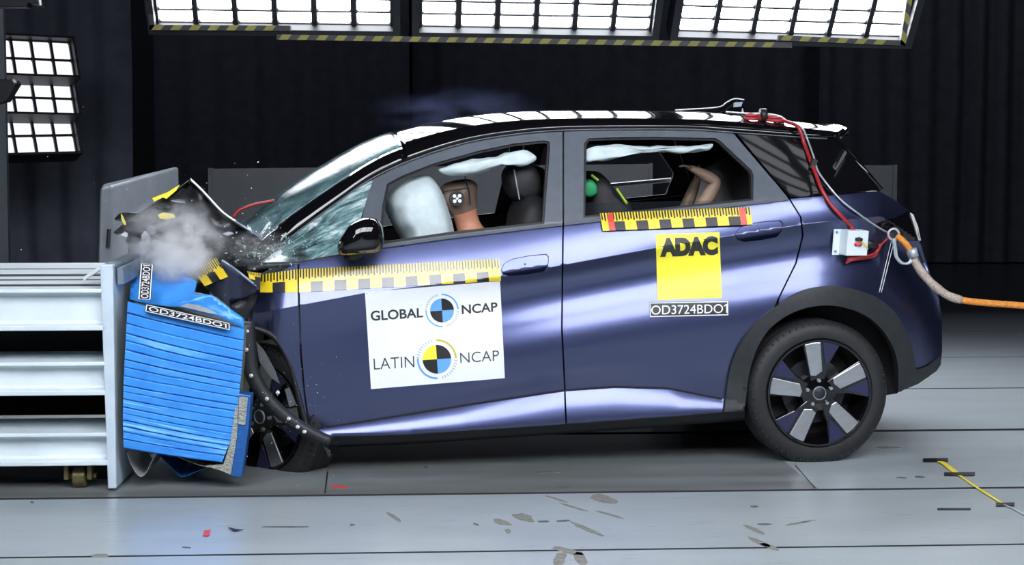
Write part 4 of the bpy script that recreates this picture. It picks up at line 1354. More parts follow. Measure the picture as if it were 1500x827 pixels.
def seat(v0, dx, with_head=True):
    s = empty('seat', None, car)
    back = [(752, 300), (770, 282), (792, 290), (800, 330), (796, 400), (785, 450), (745, 452), (742, 400), (745, 340)]
    pillow('backrest', [(x + dx, y) for x, y in back], v0, 0.25, M['interior'], s, pw=0.3)
    pillow('headrest', [(x + dx, y) for x, y in [(736, 262), (742, 244), (760, 240), (780, 244), (790, 262), (788, 290), (770, 296), (748, 290)]], v0, 0.15, M['interior'], s, pw=0.35)
    pillow('cushion', [(x + dx, y) for x, y in [(640, 445), (700, 430), (780, 440), (790, 480), (700, 490), (640, 480)]], v0, 0.26, M['interior'], s, pw=0.3)
    t = MB(); t.tube([cp(753 + dx, 248, v0 - 0.14), cp(757 + dx, 270, v0 - 0.16), cp(761 + dx, 292, v0 - 0.15)], 0.003, 6); t.build('seam_piping', M['wire'], s)
seat(0.46, 0); seat(1.3, 12)
pillow('rear_bench', [(1040, 330), (1060, 270), (1085, 232), (1098, 240), (1102, 300), (1090, 400), (1050, 460), (960, 460), (950, 430), (1020, 420)], 0.88, 0.72, M['interior'], car, pw=0.15)
b = MB(); p, q = cp(560, 372, 0.12), cp(470, 500, 0.12)
b.hexa([(q.x, .12, q.z), (p.x, .12, q.z), (p.x, 1.65, q.z), (q.x, 1.65, q.z), (q.x + .1, .12, p.z - .02), (p.x, .12, p.z - .03), (p.x, 1.65, p.z - .03), (q.x + .1, 1.65, p.z - .02)])
bevel(b.build('dashboard', M['interior'], car), 0.05, 4)
b = MB(); p, q = cp(480, 560, 0.2), cp(1240, 540, 0.2)
b.box((p.x, 0.12, 0.30), (q.x, WIDTH - 0.12, 0.34)); b.build('cabin_floor', M['dark'], car)
hl = MB()                                      # lining under the roof
hl.sheet([[roof_p(x, th) + Vector((0, 0, -0.05)) if th <= H2 + .001 else mirror(roof_p(x, math.pi - th)) + Vector((0, 0, -0.05)) for th in [0.25 + (math.pi - 0.5) * k / 14 for k in range(15)]] for x in range(610, 1220, 30)])
hl.build('roof_lining', M['lining'] if 'lining' in M else M['interior'], car, smooth=True)
b = MB(); p = cp(826, 190, 0.3)
bp = MB()
for v in (0.37, WIDTH - 0.41):
    a, c = cp(812, 205, v), cp(840, 330, v)
    bp = MB(); bp.box((a.x, v, c.z), (c.x, v + 0.04, a.z - .02))
    bp.build('pillar_lining', M['interior'], car)
lg = MB(); lg.tube([cp(880, 272.5, 1.68), cp(993, 262.5, 1.68)], 0.012, 8); lg.build('far_window_ledge', M['white'], car)

# ------------------------------------------------------------------ crash test dummies
def skinned(name, nodes, links, m, parent=None, Mx=None, levels=2):
    """a body grown over joints: nodes = (point, radius); one continuous surface"""
    me = bpy.data.meshes.new(name)
    me.from_pydata([tuple(n[0]) for n in nodes], links, [])
    o = bpy.data.objects.new(name, me); COL.objects.link(o)
    if Mx is not None: o.matrix_world = Mx
    if parent: o.parent = parent
    sk = o.modifiers.new('skin', 'SKIN'); sk.use_smooth_shade = True
    lay = me.skin_vertices[0].data if me.skin_vertices else None
    if lay is None:
        bm = bmesh.new(); bm.from_mesh(me); bm.verts.layers.skin.verify(); bm.to_mesh(me); bm.free(); lay = me.skin_vertices[0].data
    for i, n in enumerate(nodes):
        r = n[1] if isinstance(n[1], tuple) else (n[1], n[1])
        lay[i].radius = r; lay[i].use_root = (i == 0)
    sb = o.modifiers.new('subdivision', 'SUBSURF'); sb.levels = levels; sb.render_levels = levels
    me.materials.append(m)
    # freeze to a mesh so that it reads as one surface
    dg = bpy.context.evaluated_depsgraph_get(); dg.update()
    new = bpy.data.meshes.new_from_object(o.evaluated_get(dg))
    o.modifiers.clear(); o.data = new
    bpy.data.meshes.remove(me)
    return o

def zone_mat(name, centre, radius, c_in, neck_z, c_mid, c_low, up):
    m = mat(name, c_mid, 0.5); nt = m.node_tree; N, L = nt.nodes, nt.links
    p = N['Principled BSDF']; tc = N.new('ShaderNodeTexCoord')
    d = N.new('ShaderNodeVectorMath'); d.operation = 'DISTANCE'; d.inputs[1].default_value = centre
    L.new(tc.outputs['Object'], d.inputs[0])
    c1 = N.new('ShaderNodeMath'); c1.operation = 'LESS_THAN'; c1.inputs[1].default_value = radius; L.new(d.outputs['Value'], c1.inputs[0])
    sx = N.new('ShaderNodeSeparateXYZ'); L.new(tc.outputs['Object'], sx.inputs[0])
    c2 = N.new('ShaderNodeMath'); c2.operation = 'LESS_THAN'; c2.inputs[1].default_value = neck_z; L.new(sx.outputs['Z'], c2.inputs[0])
    m1 = N.new('ShaderNodeMixRGB'); m1.inputs[1].default_value = (*c_mid, 1); m1.inputs[2].default_value = (*c_low, 1); L.new(c2.outputs[0], m1.inputs[0])
    m2 = N.new('ShaderNodeMixRGB'); m2.inputs[2].default_value = (*c_in, 1); L.new(m1.outputs[0], m2.inputs[1]); L.new(c1.outputs[0], m2.inputs[0])
    L.new(m2.outputs[0], p.inputs['Base Color'])
    return m

def hand_nodes(nodes, links, wrist, along, side, up, s=1.0):
    """palm with a thumb and four slightly curled fingers of different length"""
    w = len(nodes) - 1 if wrist is None else wrist
    base = Vector(nodes[w][0]); along = along.normalized(); side = side.normalized(); up = up.normalized()
    pi = len(nodes); nodes.append((base + along * 0.05 * s, (0.016 * s, 0.028 * s))); links.append((w, pi))
    for k, ln in enumerate((0.068, 0.076, 0.072, 0.056)):
        r0 = base + along * 0.085 * s + side * (k - 1.5) * 0.019 * s
        a = len(nodes)
        nodes.append((r0, 0.009 * s)); links.append((pi, a))
        nodes.append((r0 + along * ln * 0.5 * s - up * 0.006 * s, 0.008 * s)); links.append((a, a + 1))
        nodes.append((r0 + along * ln * 0.85 * s - up * 0.028 * s, 0.007 * s)); links.append((a + 1, a + 2))
    a = len(nodes)
    nodes.append((base + along * 0.055 * s - side * 0.04 * s, 0.010 * s)); links.append((pi, a))
    nodes.append((base + along * 0.085 * s - side * 0.05 * s, 0.008 * s)); links.append((a, a + 1))

def driver():
    root_p = cp(745, 470, 0.46)
    T = lambda x, y, v: cp(x, y, v) - root_p
    vh = 0.46
    nodes = [(T(748, 462, vh), 0.14), (T(735, 425, vh), 0.13), (T(716, 392, vh), (0.15, 0.12)), (T(700, 362, vh), (0.12, 0.085)),
             (T(687, 336, vh), 0.058), (T(682, 314, vh), 0.055), (T(676, 296, vh), 0.085), (T(671, 280, vh), 0.1), (T(668, 262, vh), 0.085),
             (T(652, 290, vh), 0.05), (T(644, 293, vh), 0.02)]
    links = [(i, i + 1) for i in range(8)] + [(6, 9), (9, 10)]
    for sgn in (-1, 1):
        sh_ = len(nodes); nodes.append((T(702, 372, vh) + Vector((0, sgn * 0.19, 0)), 0.055)); links.append((3, sh_))
        nodes.append((T(672, 412, vh) + Vector((0, sgn * 0.22, 0)), 0.045)); links.append((sh_, sh_ + 1))
        nodes.append((T(612, 405, vh) + Vector((0, sgn * 0.16, 0)), 0.032)); links.append((sh_ + 1, sh_ + 2))
        hand_nodes(nodes, links, sh_ + 2, Vector((-1, 0, 0.25)), Vector((0, sgn, 0.2)), Vector((0.2, 0, 1)))
        hp_ = len(nodes); nodes.append((T(735, 470, vh) + Vector((0, sgn * 0.11, 0)), 0.09)); links.append((0, hp_))
        nodes.append((T(620, 452, vh) + Vector((0, sgn * 0.14, 0)), 0.062)); links.append((hp_, hp_ + 1))
        nodes.append((T(560, 545, vh) + Vector((0, sgn * 0.13, 0)), 0.042)); links.append((hp_ + 1, hp_ + 2))
        nodes.append((T(530, 548, vh) + Vector((0, sgn * 0.13, 0)), 0.035)); links.append((hp_ + 2, hp_ + 3))
    hc = T(669, 278, vh)
    m = zone_mat('dummy_vinyl', hc, 0.122, (0.16, 0.11, 0.085), T(690, 348, vh).z, (0.46, 0.2, 0.12), (0.03, 0.05, 0.12), 0)
    o = skinned('crash_test_dummy', nodes, links, m, Mx=CAR @ Matrix.Translation(root_p))
    tag(o, 'brown headed crash test dummy slumped face first into the front airbag', 'crash test dummy')
    # target on the temple
    c = T(666, 290, vh) + Vector((0, -0.103, 0))
    d = MB(); d.tube([c + Vector((0, 0.05, 0)), c + Vector((0, -0.004, 0))], 0.033, 28); t = d.build('target_marker', M['ink'], o)
    w = MB()
    for a in (45, 135, 225, 315):
        e = c + Vector((math.cos(R(a)) * 0.016, -0.0045, math.sin(R(a)) * 0.016))
        w.tube([e, e + Vector((0, -0.001, 0))], 0.008, 14)
    e = c + Vector((0, -0.0045, 0)); w.tube([e, e + Vector((0, -0.001, 0))], 0.006, 14)
    w.build('white_dot', M['white'], t)
    s = MB(); s.tube([T(681, 258, vh - .085), T(687, 280, vh - .088), T(689, 300, vh - .078)], 0.003, 6); s.build('head_seam', M['ink'], o)
    return o
driver()

def child():
    root_p = cp(1030, 400, 0.6)
    T = lambda x, y, v=0.6: cp(x, y, v) - root_p
    nodes = [(T(1040, 410), 0.1), (T(1028, 370), 0.095), (T(1014, 335), (0.095, 0.075)), (T(1002, 318), 0.042), (T(985, 322), 0.07), (T(970, 330), 0.075), (T(955, 336), 0.04)]
    links = [(i, i + 1) for i in range(6)]
    a = len(nodes)
    nodes += [(T(1020, 312, .5), 0.04), (T(1036, 290, .49), 0.036), (T(1050, 266, .48), 0.035), (T(1032, 256, .48), 0.028), (T(1019, 249, .48), 0.02)]
    links += [(2, a), (a, a + 1), (a + 1, a + 2), (a + 2, a + 3), (a + 3, a + 4)]
    hand_nodes(nodes, links, a + 4, Vector((-1, 0, 0.45)), Vector((0.1, 1, 0)), Vector((0.4, 0, 1)), 0.55)
    a = len(nodes)
    nodes += [(T(1000, 316, .7), 0.036), (T(1008, 296, .7), 0.032), (T(1016, 276, .7), 0.028), (T(1021, 262, .7), 0.02)]
    links += [(2, a), (a, a + 1), (a + 1, a + 2), (a + 2, a + 3)]
    hand_nodes(nodes, links, a + 3, Vector((0.3, 0, 1)), Vector((0.1, 1, 0)), Vector((1, 0, 0)), 0.5)
    for s in (-1, 1):
        a = len(nodes)
        nodes += [(T(1020, 415) + Vector((0, s * 0.09, 0)), 0.06), (T(960, 405) + Vector((0, s * 0.1, 0)), 0.045), (T(935, 460) + Vector((0, s * 0.1, 0)), 0.032), (T(915, 462) + Vector((0, s * 0.1, 0)), 0.025)]
        links += [(0, a), (a, a + 1), (a + 1, a + 2), (a + 2, a + 3)]
    o = skinned('child_dummy', nodes, links, mat('tan_dummy_vinyl', (0.34, 0.24, 0.17), 0.55), Mx=CAR @ Matrix.Translation(root_p))
    tag(o, 'tan child crash dummy with bent arms raised behind the rear window', 'crash test dummy')
child()

def child_seat():
    root = empty('child_restraint', CAR @ Matrix.Translation(cp(880, 400, 0.55))); tag(root, 'black child seat with green padding seen through the rear window', 'child seat')
    off = Matrix.Translation(-cp(880, 400, 0.55))
    for nm, ol, v, hw, m in (('shell', [(850, 262), (868, 250), (882, 258), (892, 272), (908, 284), (918, 300), (925, 340), (915, 440), (860, 450), (850, 350)], 0.6, 0.2, M['interior']),
                             ('padding', [(852, 268), (862, 262), (872, 270), (872, 284), (862, 290), (852, 286)], 0.43, 0.06, M['green'])):
        o = pillow(nm, ol, v, hw, m, root, pw=0.3); o.matrix_local = off
    for pts in ([(866, 256), (876, 264)], [(903, 276), (918, 298)]):
        b = MB(); b.tube([cp(x, y, 0.385 + 0.0 * y) for x, y in pts], 0.012, 8, flat=0.5); o = b.build('strap', M['lime'], root); o.matrix_local = off
M['green'] = mat('green_fabric', (0.02, 0.35, 0.12), 0.6); M['lime'] = mat('lime_webbing', (0.5, 0.75, 0.08), 0.6)
child_seat()

# ------------------------------------------------------------------ crushed front of the car
rnd = random.Random(11)
def folded(name, prof, v0, v1, m, par=car, wob=0.02, thick=0.006, nv=14, seed=1, dv=None):
    """a buckled sheet: a profile in the picture's plane carried across the car"""
    pts = smooth_pts([Vector(p) for p in prof], 5)
    rows = []
    for i, q in enumerate(pts):
        row = []
        for j in range(nv + 1):
            v = v0 + (v1 - v0) * j / nv
            k = noise.noise(Vector((i * 0.15, v * 3, seed))) * wob
            k2 = noise.noise(Vector((i * 0.15, v * 3, seed + 7))) * wob
            if j == 0: k = k2 = 0
            row.append(cp(q.x, q.y, v0) + Vector((k, v - v0, k2 + (dv(j / nv) if dv else 0))))
        rows.append(row)
    b = MB(); b.sheet(rows)
    o = b.build(name, m, par, smooth=True)
    s = o.modifiers.new('thickness', 'SOLIDIFY'); s.thickness = thick
    return o
hood = folded('hood', [(166, 340), (188, 322), (212, 306), (240, 288), (262, 274), (278, 263), (290, 272), (306, 291), (326, 312), (346, 326), (364, 337), (379, 346)], 0.14, 1.3, M['black_gloss'], wob=0.02, seed=3, dv=lambda t: -0.09 * t)
# turned-down inner edge of the folded hood
def plate(name, ring, v, m, par=car, thick=0.02, wob=0.0, seed=0):
    vs, tris = fill(ring, step=7)
    b = MB()
    b.add([cp(q.x, q.y, v + wob * noise.noise(Vector((q.x * .035, q.y * .035, seed)))) for q in vs], tris)
    o = b.build(name, m, par, smooth=True)
    s = o.modifiers.new('thickness', 'SOLIDIFY'); s.thickness = thick
    return o
M['hood_under'] = noise_mat('hood_underside', (0.008, 0.009, 0.012), (0.02, 0.022, 0.026), 14, 0.35, bump=0.3)
plate('hood_inner_panel', [(279, 265), (305, 294), (326, 316), (346, 330), (377, 350), (374, 368), (352, 362), (330, 362), (306, 350), (284, 330), (262, 300), (248, 290), (262, 277)], 0.2, M['hood_under'], hood, wob=0.05, seed=2)
edge = MB(); edge.tube([cp(x, y, 0.138) for x, y in smooth_pts([Vector(p) for p in [(278, 262), (294, 277), (308, 292), (326, 311), (346, 325)]], 5)], 0.005, 6)
edge.build('hood_edge_highlight', M['silver'], hood, smooth=True)  # bright tube imitates the highlight along the fold
edge = MB(); edge.tube([cp(x, y, 0.138) for x, y in [(346, 325), (362, 335), (379, 346)]], 0.004, 6); edge.build('hood_edge_highlight', M['steel_grey'], hood, smooth=True)
# yellow scale tape left on the hood's front half
def strip(name, ring, v, m, par, thick=0.003):
    b = MB(); b.prism([cp(x, y, v) for x, y in ring], (0, thick, 0)); return b.build(name, m, par)
strip('scale_tape', [(223, 290), (246, 281), (264, 270), (258, 279), (244, 291), (238, 289), (226, 295)], 0.12, M['yellow'], hood)
strip('scale_tape', [(231, 314), (240, 311), (254, 313), (257, 318), (246, 321), (234, 320)], 0.10, M['yellow'], hood)
strip('scale_tape', [(177, 312), (181, 318), (185, 328), (182, 330), (178, 322)], 0.08, M['olive_ink'], hood)

# engine bay: bent panels, brackets and housings crushed together
M['bay_dark'] = noise_mat('engine_bay_parts', (0.008, 0.009, 0.011), (0.03, 0.033, 0.038), 18, 0.4, 0.3)
M['bay_grey'] = noise_mat('torn_metal', (0.10, 0.115, 0.13), (0.22, 0.24, 0.27), 18, 0.35, 0.6)
def shard(name, cx, cy, v, sx, sy, m, seed, par=car, thick=0.012):
    r = random.Random(seed)
    n = r.choice((5, 6, 7, 8))
    ring = []
    for k in range(n):
        a = 2 * math.pi * k / n + r.uniform(-.25, .25)
        ring.append((cx + math.cos(a) * sx * r.uniform(.6, 1.1), cy + math.sin(a) * sy * r.uniform(.6, 1.1)))
    c = cp(cx, cy, v)
    rot = Matrix.Rotation(r.uniform(-.7, .7), 3, 'Z') @ Matrix.Rotation(r.uniform(-.6, .6), 3, 'X')
    b = MB(); b.prism([c + rot @ (cp(x, y, v) - c) for x, y in ring], rot @ Vector((0, thick, 0)))
    return bevel(b.build(name, m, par), 0.003)
plate('bay_bulkhead', [(186, 330), (210, 312), (262, 290), (300, 330), (350, 360), (385, 372), (392, 392), (360, 405), (330, 396), (300, 384), (272, 396), (240, 404), (205, 392), (190, 372)], 0.5, M['bay_dark'], car, thick=0.02, wob=0.05, seed=5)
spots = [(192, 316, 26, 7, 0), (216, 322, 30, 9, 0), (204, 336, 14, 16, 0), (232, 300, 20, 5, 1), (246, 300, 16, 6, 0), (262, 312, 16, 16, 0), (282, 318, 18, 18, 0),
         (300, 330, 20, 16, 0), (214, 350, 8, 22, 1), (209, 372, 9, 14, 1), (222, 338, 10, 8, 1), (274, 345, 24, 16, 0), (310, 352, 22, 12, 0), (298, 340, 12, 6, 1),
         (322, 350, 14, 6, 1), (340, 366, 18, 8, 0), (352, 378, 22, 7, 0), (318, 372, 20, 9, 0), (290, 372, 16, 10, 0), (372, 386, 24, 5, 0), (262, 294, 14, 4, 1), (246, 372, 20, 12, 0), (230, 362, 12, 14, 0), (334, 342, 9, 4, 1)]
for i, (x, y, sx, sy, g) in enumerate(spots):
    shard('bent_bracket' if g else 'engine_fragment', x, y, 0.12 + 0.22 * rnd.random(), sx, sy, M['bay_grey'] if g else M['bay_dark'], 40 + i, thick=0.05 if not g else 0.012)
hs_ = MB(); hs_.tube([cp(x, y, 0.1) for x, y in smooth_pts([Vector(p) for p in [(207, 352), (212, 364), (207, 378), (212, 392), (222, 400)]], 5)], 0.014, 8); hs_.build('coolant_hose', M['bay_grey'], car, smooth=True)
# scuttle trim under the screen
folded('scuttle_trim', [(362, 392), (385, 386), (420, 384), (470, 380), (505, 376)], 0.06, 0.5, M['black_plastic'], wob=0.01, thick=0.02, nv=4)
# red wire over the hood
b = MB(); b.tube(smooth_pts([cp(342, 318, .5), cp(350, 308, .5), cp(370, 300, .5), cp(390, 296, .5), cp(402, 294, .5)], 5), 0.007, 6); b.build('red_wire', M['red_cable'], car, smooth=True)

# buckled wing ahead of the door, with its length of scale tape
WING = [(300, 418), (332, 403), (322, 386), (328, 380), (345, 394), (378, 419), (376, 428), (336, 448), (322, 436)]
def wing_v(x, y): return 0.02 + 0.10 * abs((y - 400) - (x - 350) * 0.72) / 40 + 0.02 * math.sin(x / 9.0)
vs, tris = fill(WING, step=4)
b = MB(); b.add([cp(q.x, q.y, wing_v(q.x, q.y)) for q in vs], tris)
wing = b.build('buckled_wing', M['paint'], car, smooth=True)
s = wing.modifiers.new('thickness', 'SOLIDIFY'); s.thickness = 0.006; s.offset = 1
def tape_v(x, y): return 0.0 + 0.03 * math.sin((x - 284) / 50 * 3)
ruler([(284, 398), (316, 377), (334, 405), (300, 419)], 3, wing, surf=lambda x, y, off: cp(x, y, tape_v(x, y) - off), label='crumpled end of the yellow scale tape', split=0.45)
ruler([(362, 397), (382, 400), (382, 412), (366, 408)], 2, wing, surf=lambda x, y, off: cp(x, y, 0.06 - off), split=0.5)
e = MB(); e.tube([cp(x, y, wing_v(x, y) - 0.008) for x, y in [(325, 381), (340, 391), (356, 403), (372, 416)]], 0.006, 6); e.build('folded_edge', M['steel_grey'], wing, smooth=True)
plate('wing_cavity', [(336, 448), (380, 424), (374, 446), (362, 470), (350, 470)], 0.14, M['bay_dark'], car, thick=0.02)
# inner arch and loosened arch strip with its white clips
def band(name, pts, wpx, v, m, par=car, thick=0.02, v_edge=0.0):
    P = smooth_pts([Vector(p) for p in pts], 6)
    rows = []
    for i, p in enumerate(P):
        t = (P[min(i + 1, len(P) - 1)] - P[max(i - 1, 0)]).normalized()
        n = Vector((-t.y, t.x))
        w = wpx(i / (len(P) - 1)) if callable(wpx) else wpx
        rows.append([cp(*(p + n * w * k), v + v_edge * (1 - (2 * k) ** 2)) for k in (-.5, -.25, 0, .25, .5)])
    b = MB(); b.sheet(rows)
    o = b.build(name, m, par, smooth=True)
    s = o.modifiers.new('thickness', 'SOLIDIFY'); s.thickness = thick
    return o
plate('wheel_arch_void', [(350, 470), (402, 480), (440, 530), (460, 578), (480, 622), (480, 650), (440, 650), (380, 640), (350, 600), (346, 540)], 0.75, M['dark'], car, thick=0.02)
band('inner_arch_liner', [(364, 477), (400, 492), (424, 530), (438, 580), (449, 622)], 9, 0.05, M['black_plastic'], v_edge=-0.015)
strip_o = band('arch_strip', [(361, 474), (364, 510), (369, 545), (384, 574), (404, 597), (428, 617), (456, 634), (484, 647)], lambda t: 25 - 8 * t, -0.03, M['cladding'], v_edge=-0.02)
for x, y in ((362, 485), (361, 512), (368, 550), (391, 584), (423, 613), (436, 625), (446, 632), (407, 575)):
    c = cp(x, y, -0.055); b = MB()
    b.tube([c + Vector((0, 0.02, 0)), c, c + Vector((0.004, -0.012, 0.002))], [0.008, 0.009, 0.004], 7); b.build('clip', M['white'], strip_o)
M['steel_dark'] = noise_mat('scuffed_grey_plastic', (0.06, 0.07, 0.075), (0.10, 0.11, 0.12), 14, 0.5)
strip('torn_liner', [(375, 500), (386, 512), (402, 540), (410, 562), (396, 552), (380, 530)], 0.07, M['steel_dark'], car, 0.01)
strip('torn_liner', [(417, 570), (424, 567), (434, 592), (424, 596)], 0.06, M['steel_dark'], car, 0.01)
# bumper remnants hanging down beside the wheel
band('hanging_trim', [(468, 640), (476, 652), (484, 668)], 5, 0.0, M['black_plastic'])

# ------------------------------------------------------------------ glass and grit in the air
def fragments(name, label, n, cx, cy, sx, sy, v0, v1, m, smin, smax, seed):
    r = random.Random(seed)
    b = MB()
    o0 = cp(cx, cy, (v0 + v1) / 2)
    for _ in range(n):
        x, y = r.gauss(cx, sx), r.gauss(cy, sy)
        c = cp(x, y, r.uniform(v0, v1)) - o0
        s = r.uniform(smin, smax)
        q = [c + Vector((r.uniform(-s, s), r.uniform(-s, s), r.uniform(-s, s))) for _ in range(4)]
        b.add(q, [(0, 1, 2), (0, 2, 3), (0, 3, 1), (1, 3, 2)])
    o = b.build(name, m, M=CAR @ Matrix.Translation(o0))
    tag(o, label, 'fragments', kind='stuff')
    return o
M['glass_bits'] = mat('glass_fragments', (0.7, 0.78, 0.8), 0.15)
M['glass_teal'] = mat('teal_glass_fragments', (0.3, 0.48, 0.5), 0.15)
fragments('glass_fragments', 'white glass splinters bursting from the foot of the broken windscreen', 420, 372, 362, 40, 15, -0.05, 0.7, M['glass_bits'], 0.001, 0.006, 5)
fragments('glass_fragments', 'teal windscreen splinters above the scuttle beside the door mirror', 220, 395, 370, 40, 12, -0.02, 0.4, M['glass_teal'], 0.002, 0.009, 8)
fragments('glass_fragments', 'fine pale specks of debris flying around the crushed hood', 130, 270, 330, 110, 75, -0.2, 1.2, M['glass_bits'], 0.001, 0.004, 6)
fragments('glass_fragments', 'fine pale specks of debris falling beside the front wheel', 200, 415, 610, 40, 50, -0.25, -0.05, M['glass_bits'], 0.0008, 0.0028, 7)

# ------------------------------------------------------------------ smoke
def smoke(name, label, c, radii, dens, seed, col=(0.95, 0.97, 1.0), scale=5.0, lo=0.45, hi=0.8):
    b = MB()
    b.lathe([(max(0.001, math.cos(a)), math.sin(a)) for a in [(-1 + 2 * k / 12) * math.pi / 2 for k in range(13)]], 20)
    m = bpy.data.materials.new(name + '_volume'); m.use_nodes = True
    N, L = m.node_tree.nodes, m.node_tree.links
    N.remove(N['Principled BSDF'])
    pv = N.new('ShaderNodeVolumeScatter'); pv.inputs['Color'].default_value = (*col, 1); pv.inputs['Anisotropy'].default_value = 0.1
    tc = N.new('ShaderNodeTexCoord')
    ln = N.new('ShaderNodeVectorMath'); ln.operation = 'LENGTH'; L.new(tc.outputs['Object'], ln.inputs[0])
    fo = N.new('ShaderNodeMapRange'); fo.inputs[1].default_value = 1.0; fo.inputs[2].default_value = 0.25; fo.inputs[3].default_value = 0; fo.inputs[4].default_value = 1
    fo.interpolation_type = 'SMOOTHSTEP'; L.new(ln.outputs['Value'], fo.inputs[0])
    nz = N.new('ShaderNodeTexNoise'); nz.inputs['Scale'].default_value = scale * 0.35; nz.inputs['Detail'].default_value = 6; nz.inputs['Distortion'].default_value = 0.6
    mp = N.new('ShaderNodeMapping'); mp.inputs['Location'].default_value = (seed, seed * 2, seed * 3)
    L.new(tc.outputs['Object'], mp.inputs[0]); L.new(mp.outputs[0], nz.inputs['Vector'])
    nr = N.new('ShaderNodeMapRange'); nr.inputs[1].default_value = lo; nr.inputs[2].default_value = hi; L.new(nz.outputs['Fac'], nr.inputs[0])
    mu = N.new('ShaderNodeMath'); mu.operation = 'MULTIPLY'; L.new(fo.outputs[0], mu.inputs[0]); L.new(nr.outputs[0], mu.inputs[1])
    m2 = N.new('ShaderNodeMath'); m2.operation = 'MULTIPLY'; m2.inputs[1].default_value = dens; L.new(mu.outputs[0], m2.inputs[0])
    L.new(m2.outputs[0], pv.inputs['Density']); L.new(pv.outputs[0], N['Material Output'].inputs['Volume'])
    o = b.build(name, m, M=CAR @ Matrix.Translation(c) @ Matrix.Diagonal((*radii, 1)), smooth=True)
    tag(o, label, 'smoke', kind='stuff')
    return o
smoke('smoke_cloud', 'white smoke puffing up between the blue barrier and the crushed hood', cp(255, 355, -0.02), (0.27, 0.16, 0.2), 26, 1.3, lo=0.44, hi=0.66, scale=8)
smoke('smoke_cloud', 'dense white smoke puff just above the blue barrier top', cp(262, 378, -0.04), (0.16, 0.1, 0.13), 60, 4.1, lo=0.4, hi=0.66, scale=7)
smoke('smoke_cloud', 'pale dust of glass hanging over the scuttle by the broken windscreen', cp(378, 366, 0.02), (0.2, 0.12, 0.1), 9, 7.7, scale=9)
smoke('smoke_cloud', 'thin bluish smoke drifting over the front of the roof', cp(665, 165, 0.9), (0.5, 0.3, 0.14), 1.0, 2.2, (0.4, 0.5, 1.0))

# ------------------------------------------------------------------ wiring, junction box and tow rope
def cable(name, label, pts, r, m, group=None, cat='cable', flat=1.0):
    P = smooth_pts(pts, 6)
    o0 = P[0].copy()
    b = MB(); b.tube([p - o0 for p in P], r, 8)
    o = b.build(name, m, smooth=True, M=CAR @ Matrix.Translation(o0))
    tag(o, label, cat, group)
    return o
S_ = lambda x, y, off=0.012: sp(x, y, off)
ra = lambda x, v, dz=0.012: roof_at(x, v) + Vector((0, 0, dz))
cable('red_cable', 'thick red cable running down the rear side from roof to metal box', [ra(1148, .42), ra(1158, .36, .016), cp(1169, 186, rail_v(1169) - .03), S_(1178, 210), S_(1186, 232, .014), S_(1195, 255, .014), S_(1203, 276), S_(1216, 298), S_(1233, 317), S_(1246, 330), S_(1250, 338, .03)], 0.0085, M['red_cable'])
cable('silver_wire', 'thin silver wire running down the rear side beside the red cable', [ra(1156, .40), cp(1173, 186, rail_v(1173) - .03), S_(1183, 205, .016), S_(1192, 230, .016), S_(1198, 250, .016), S_(1212, 270), S_(1232, 293), S_(1258, 313), S_(1282, 330), S_(1305, 343, .02)], 0.0045, M['wire'])
t = MB(); t.box((-.012, -.02, -.022), (.012, .008, .022)); 
tag(t.build('black_clip', M['ink'], M=CAR @ Matrix.Translation(S_(1190, 240, .012)) @ Matrix.Rotation(R(25), 4, 'Y')), 'small black tape clip holding the red cable on the quarter window', 'clip')
# bundle of red loops taped to the roof
def bundle():
    o0 = ra(1128, .40)
    root = empty('cable_bundle', CAR @ Matrix.Translation(o0)); tag(root, 'bundle of red looped cable taped on the roof behind the antenna', 'cable')
    for k in range(4):
        dv, dz = 0.012 * k - 0.02, 0.010 * (k % 2) + 0.008
        pts = [ra(1098 + 3 * k, .40 + dv, dz), ra(1112, .385 + dv, dz + .006), ra(1128, .40 + dv * .3, dz), ra(1146, .385 + dv, dz + .006), ra(1158 - 2 * k, .41 + dv, dz)]
        b = MB(); b.tube(smooth_pts([p - o0 for p in pts], 6), 0.008, 8); b.build('loop', M['red_cable'], root, smooth=True)
    b = MB(); b.tube([Vector((-0.012, 0.0, 0.014)), Vector((0.016, 0, 0.014))], 0.03, 12); b.build('tape_wrap', M['ink'], root, smooth=True)
    b = MB(); b.tube(smooth_pts([p - o0 for p in (ra(1092, .6, .008), ra(1108, .42, .024), ra(1130, .40, .034), ra(1152, .40, .030), ra(1160, .38, .018))], 6), 0.004, 6); b.build('white_lead', M['white'], root, smooth=True)
bundle()
cable('antenna_wire', 'thin pale wire lying over the shark fin antenna', [ra(1035, .86, .006), cp(1050, 157, .86), cp(1064, 150, .85), cp(1076, 144.5, .86), cp(1090, 146, .86)], 0.003, M['white'])

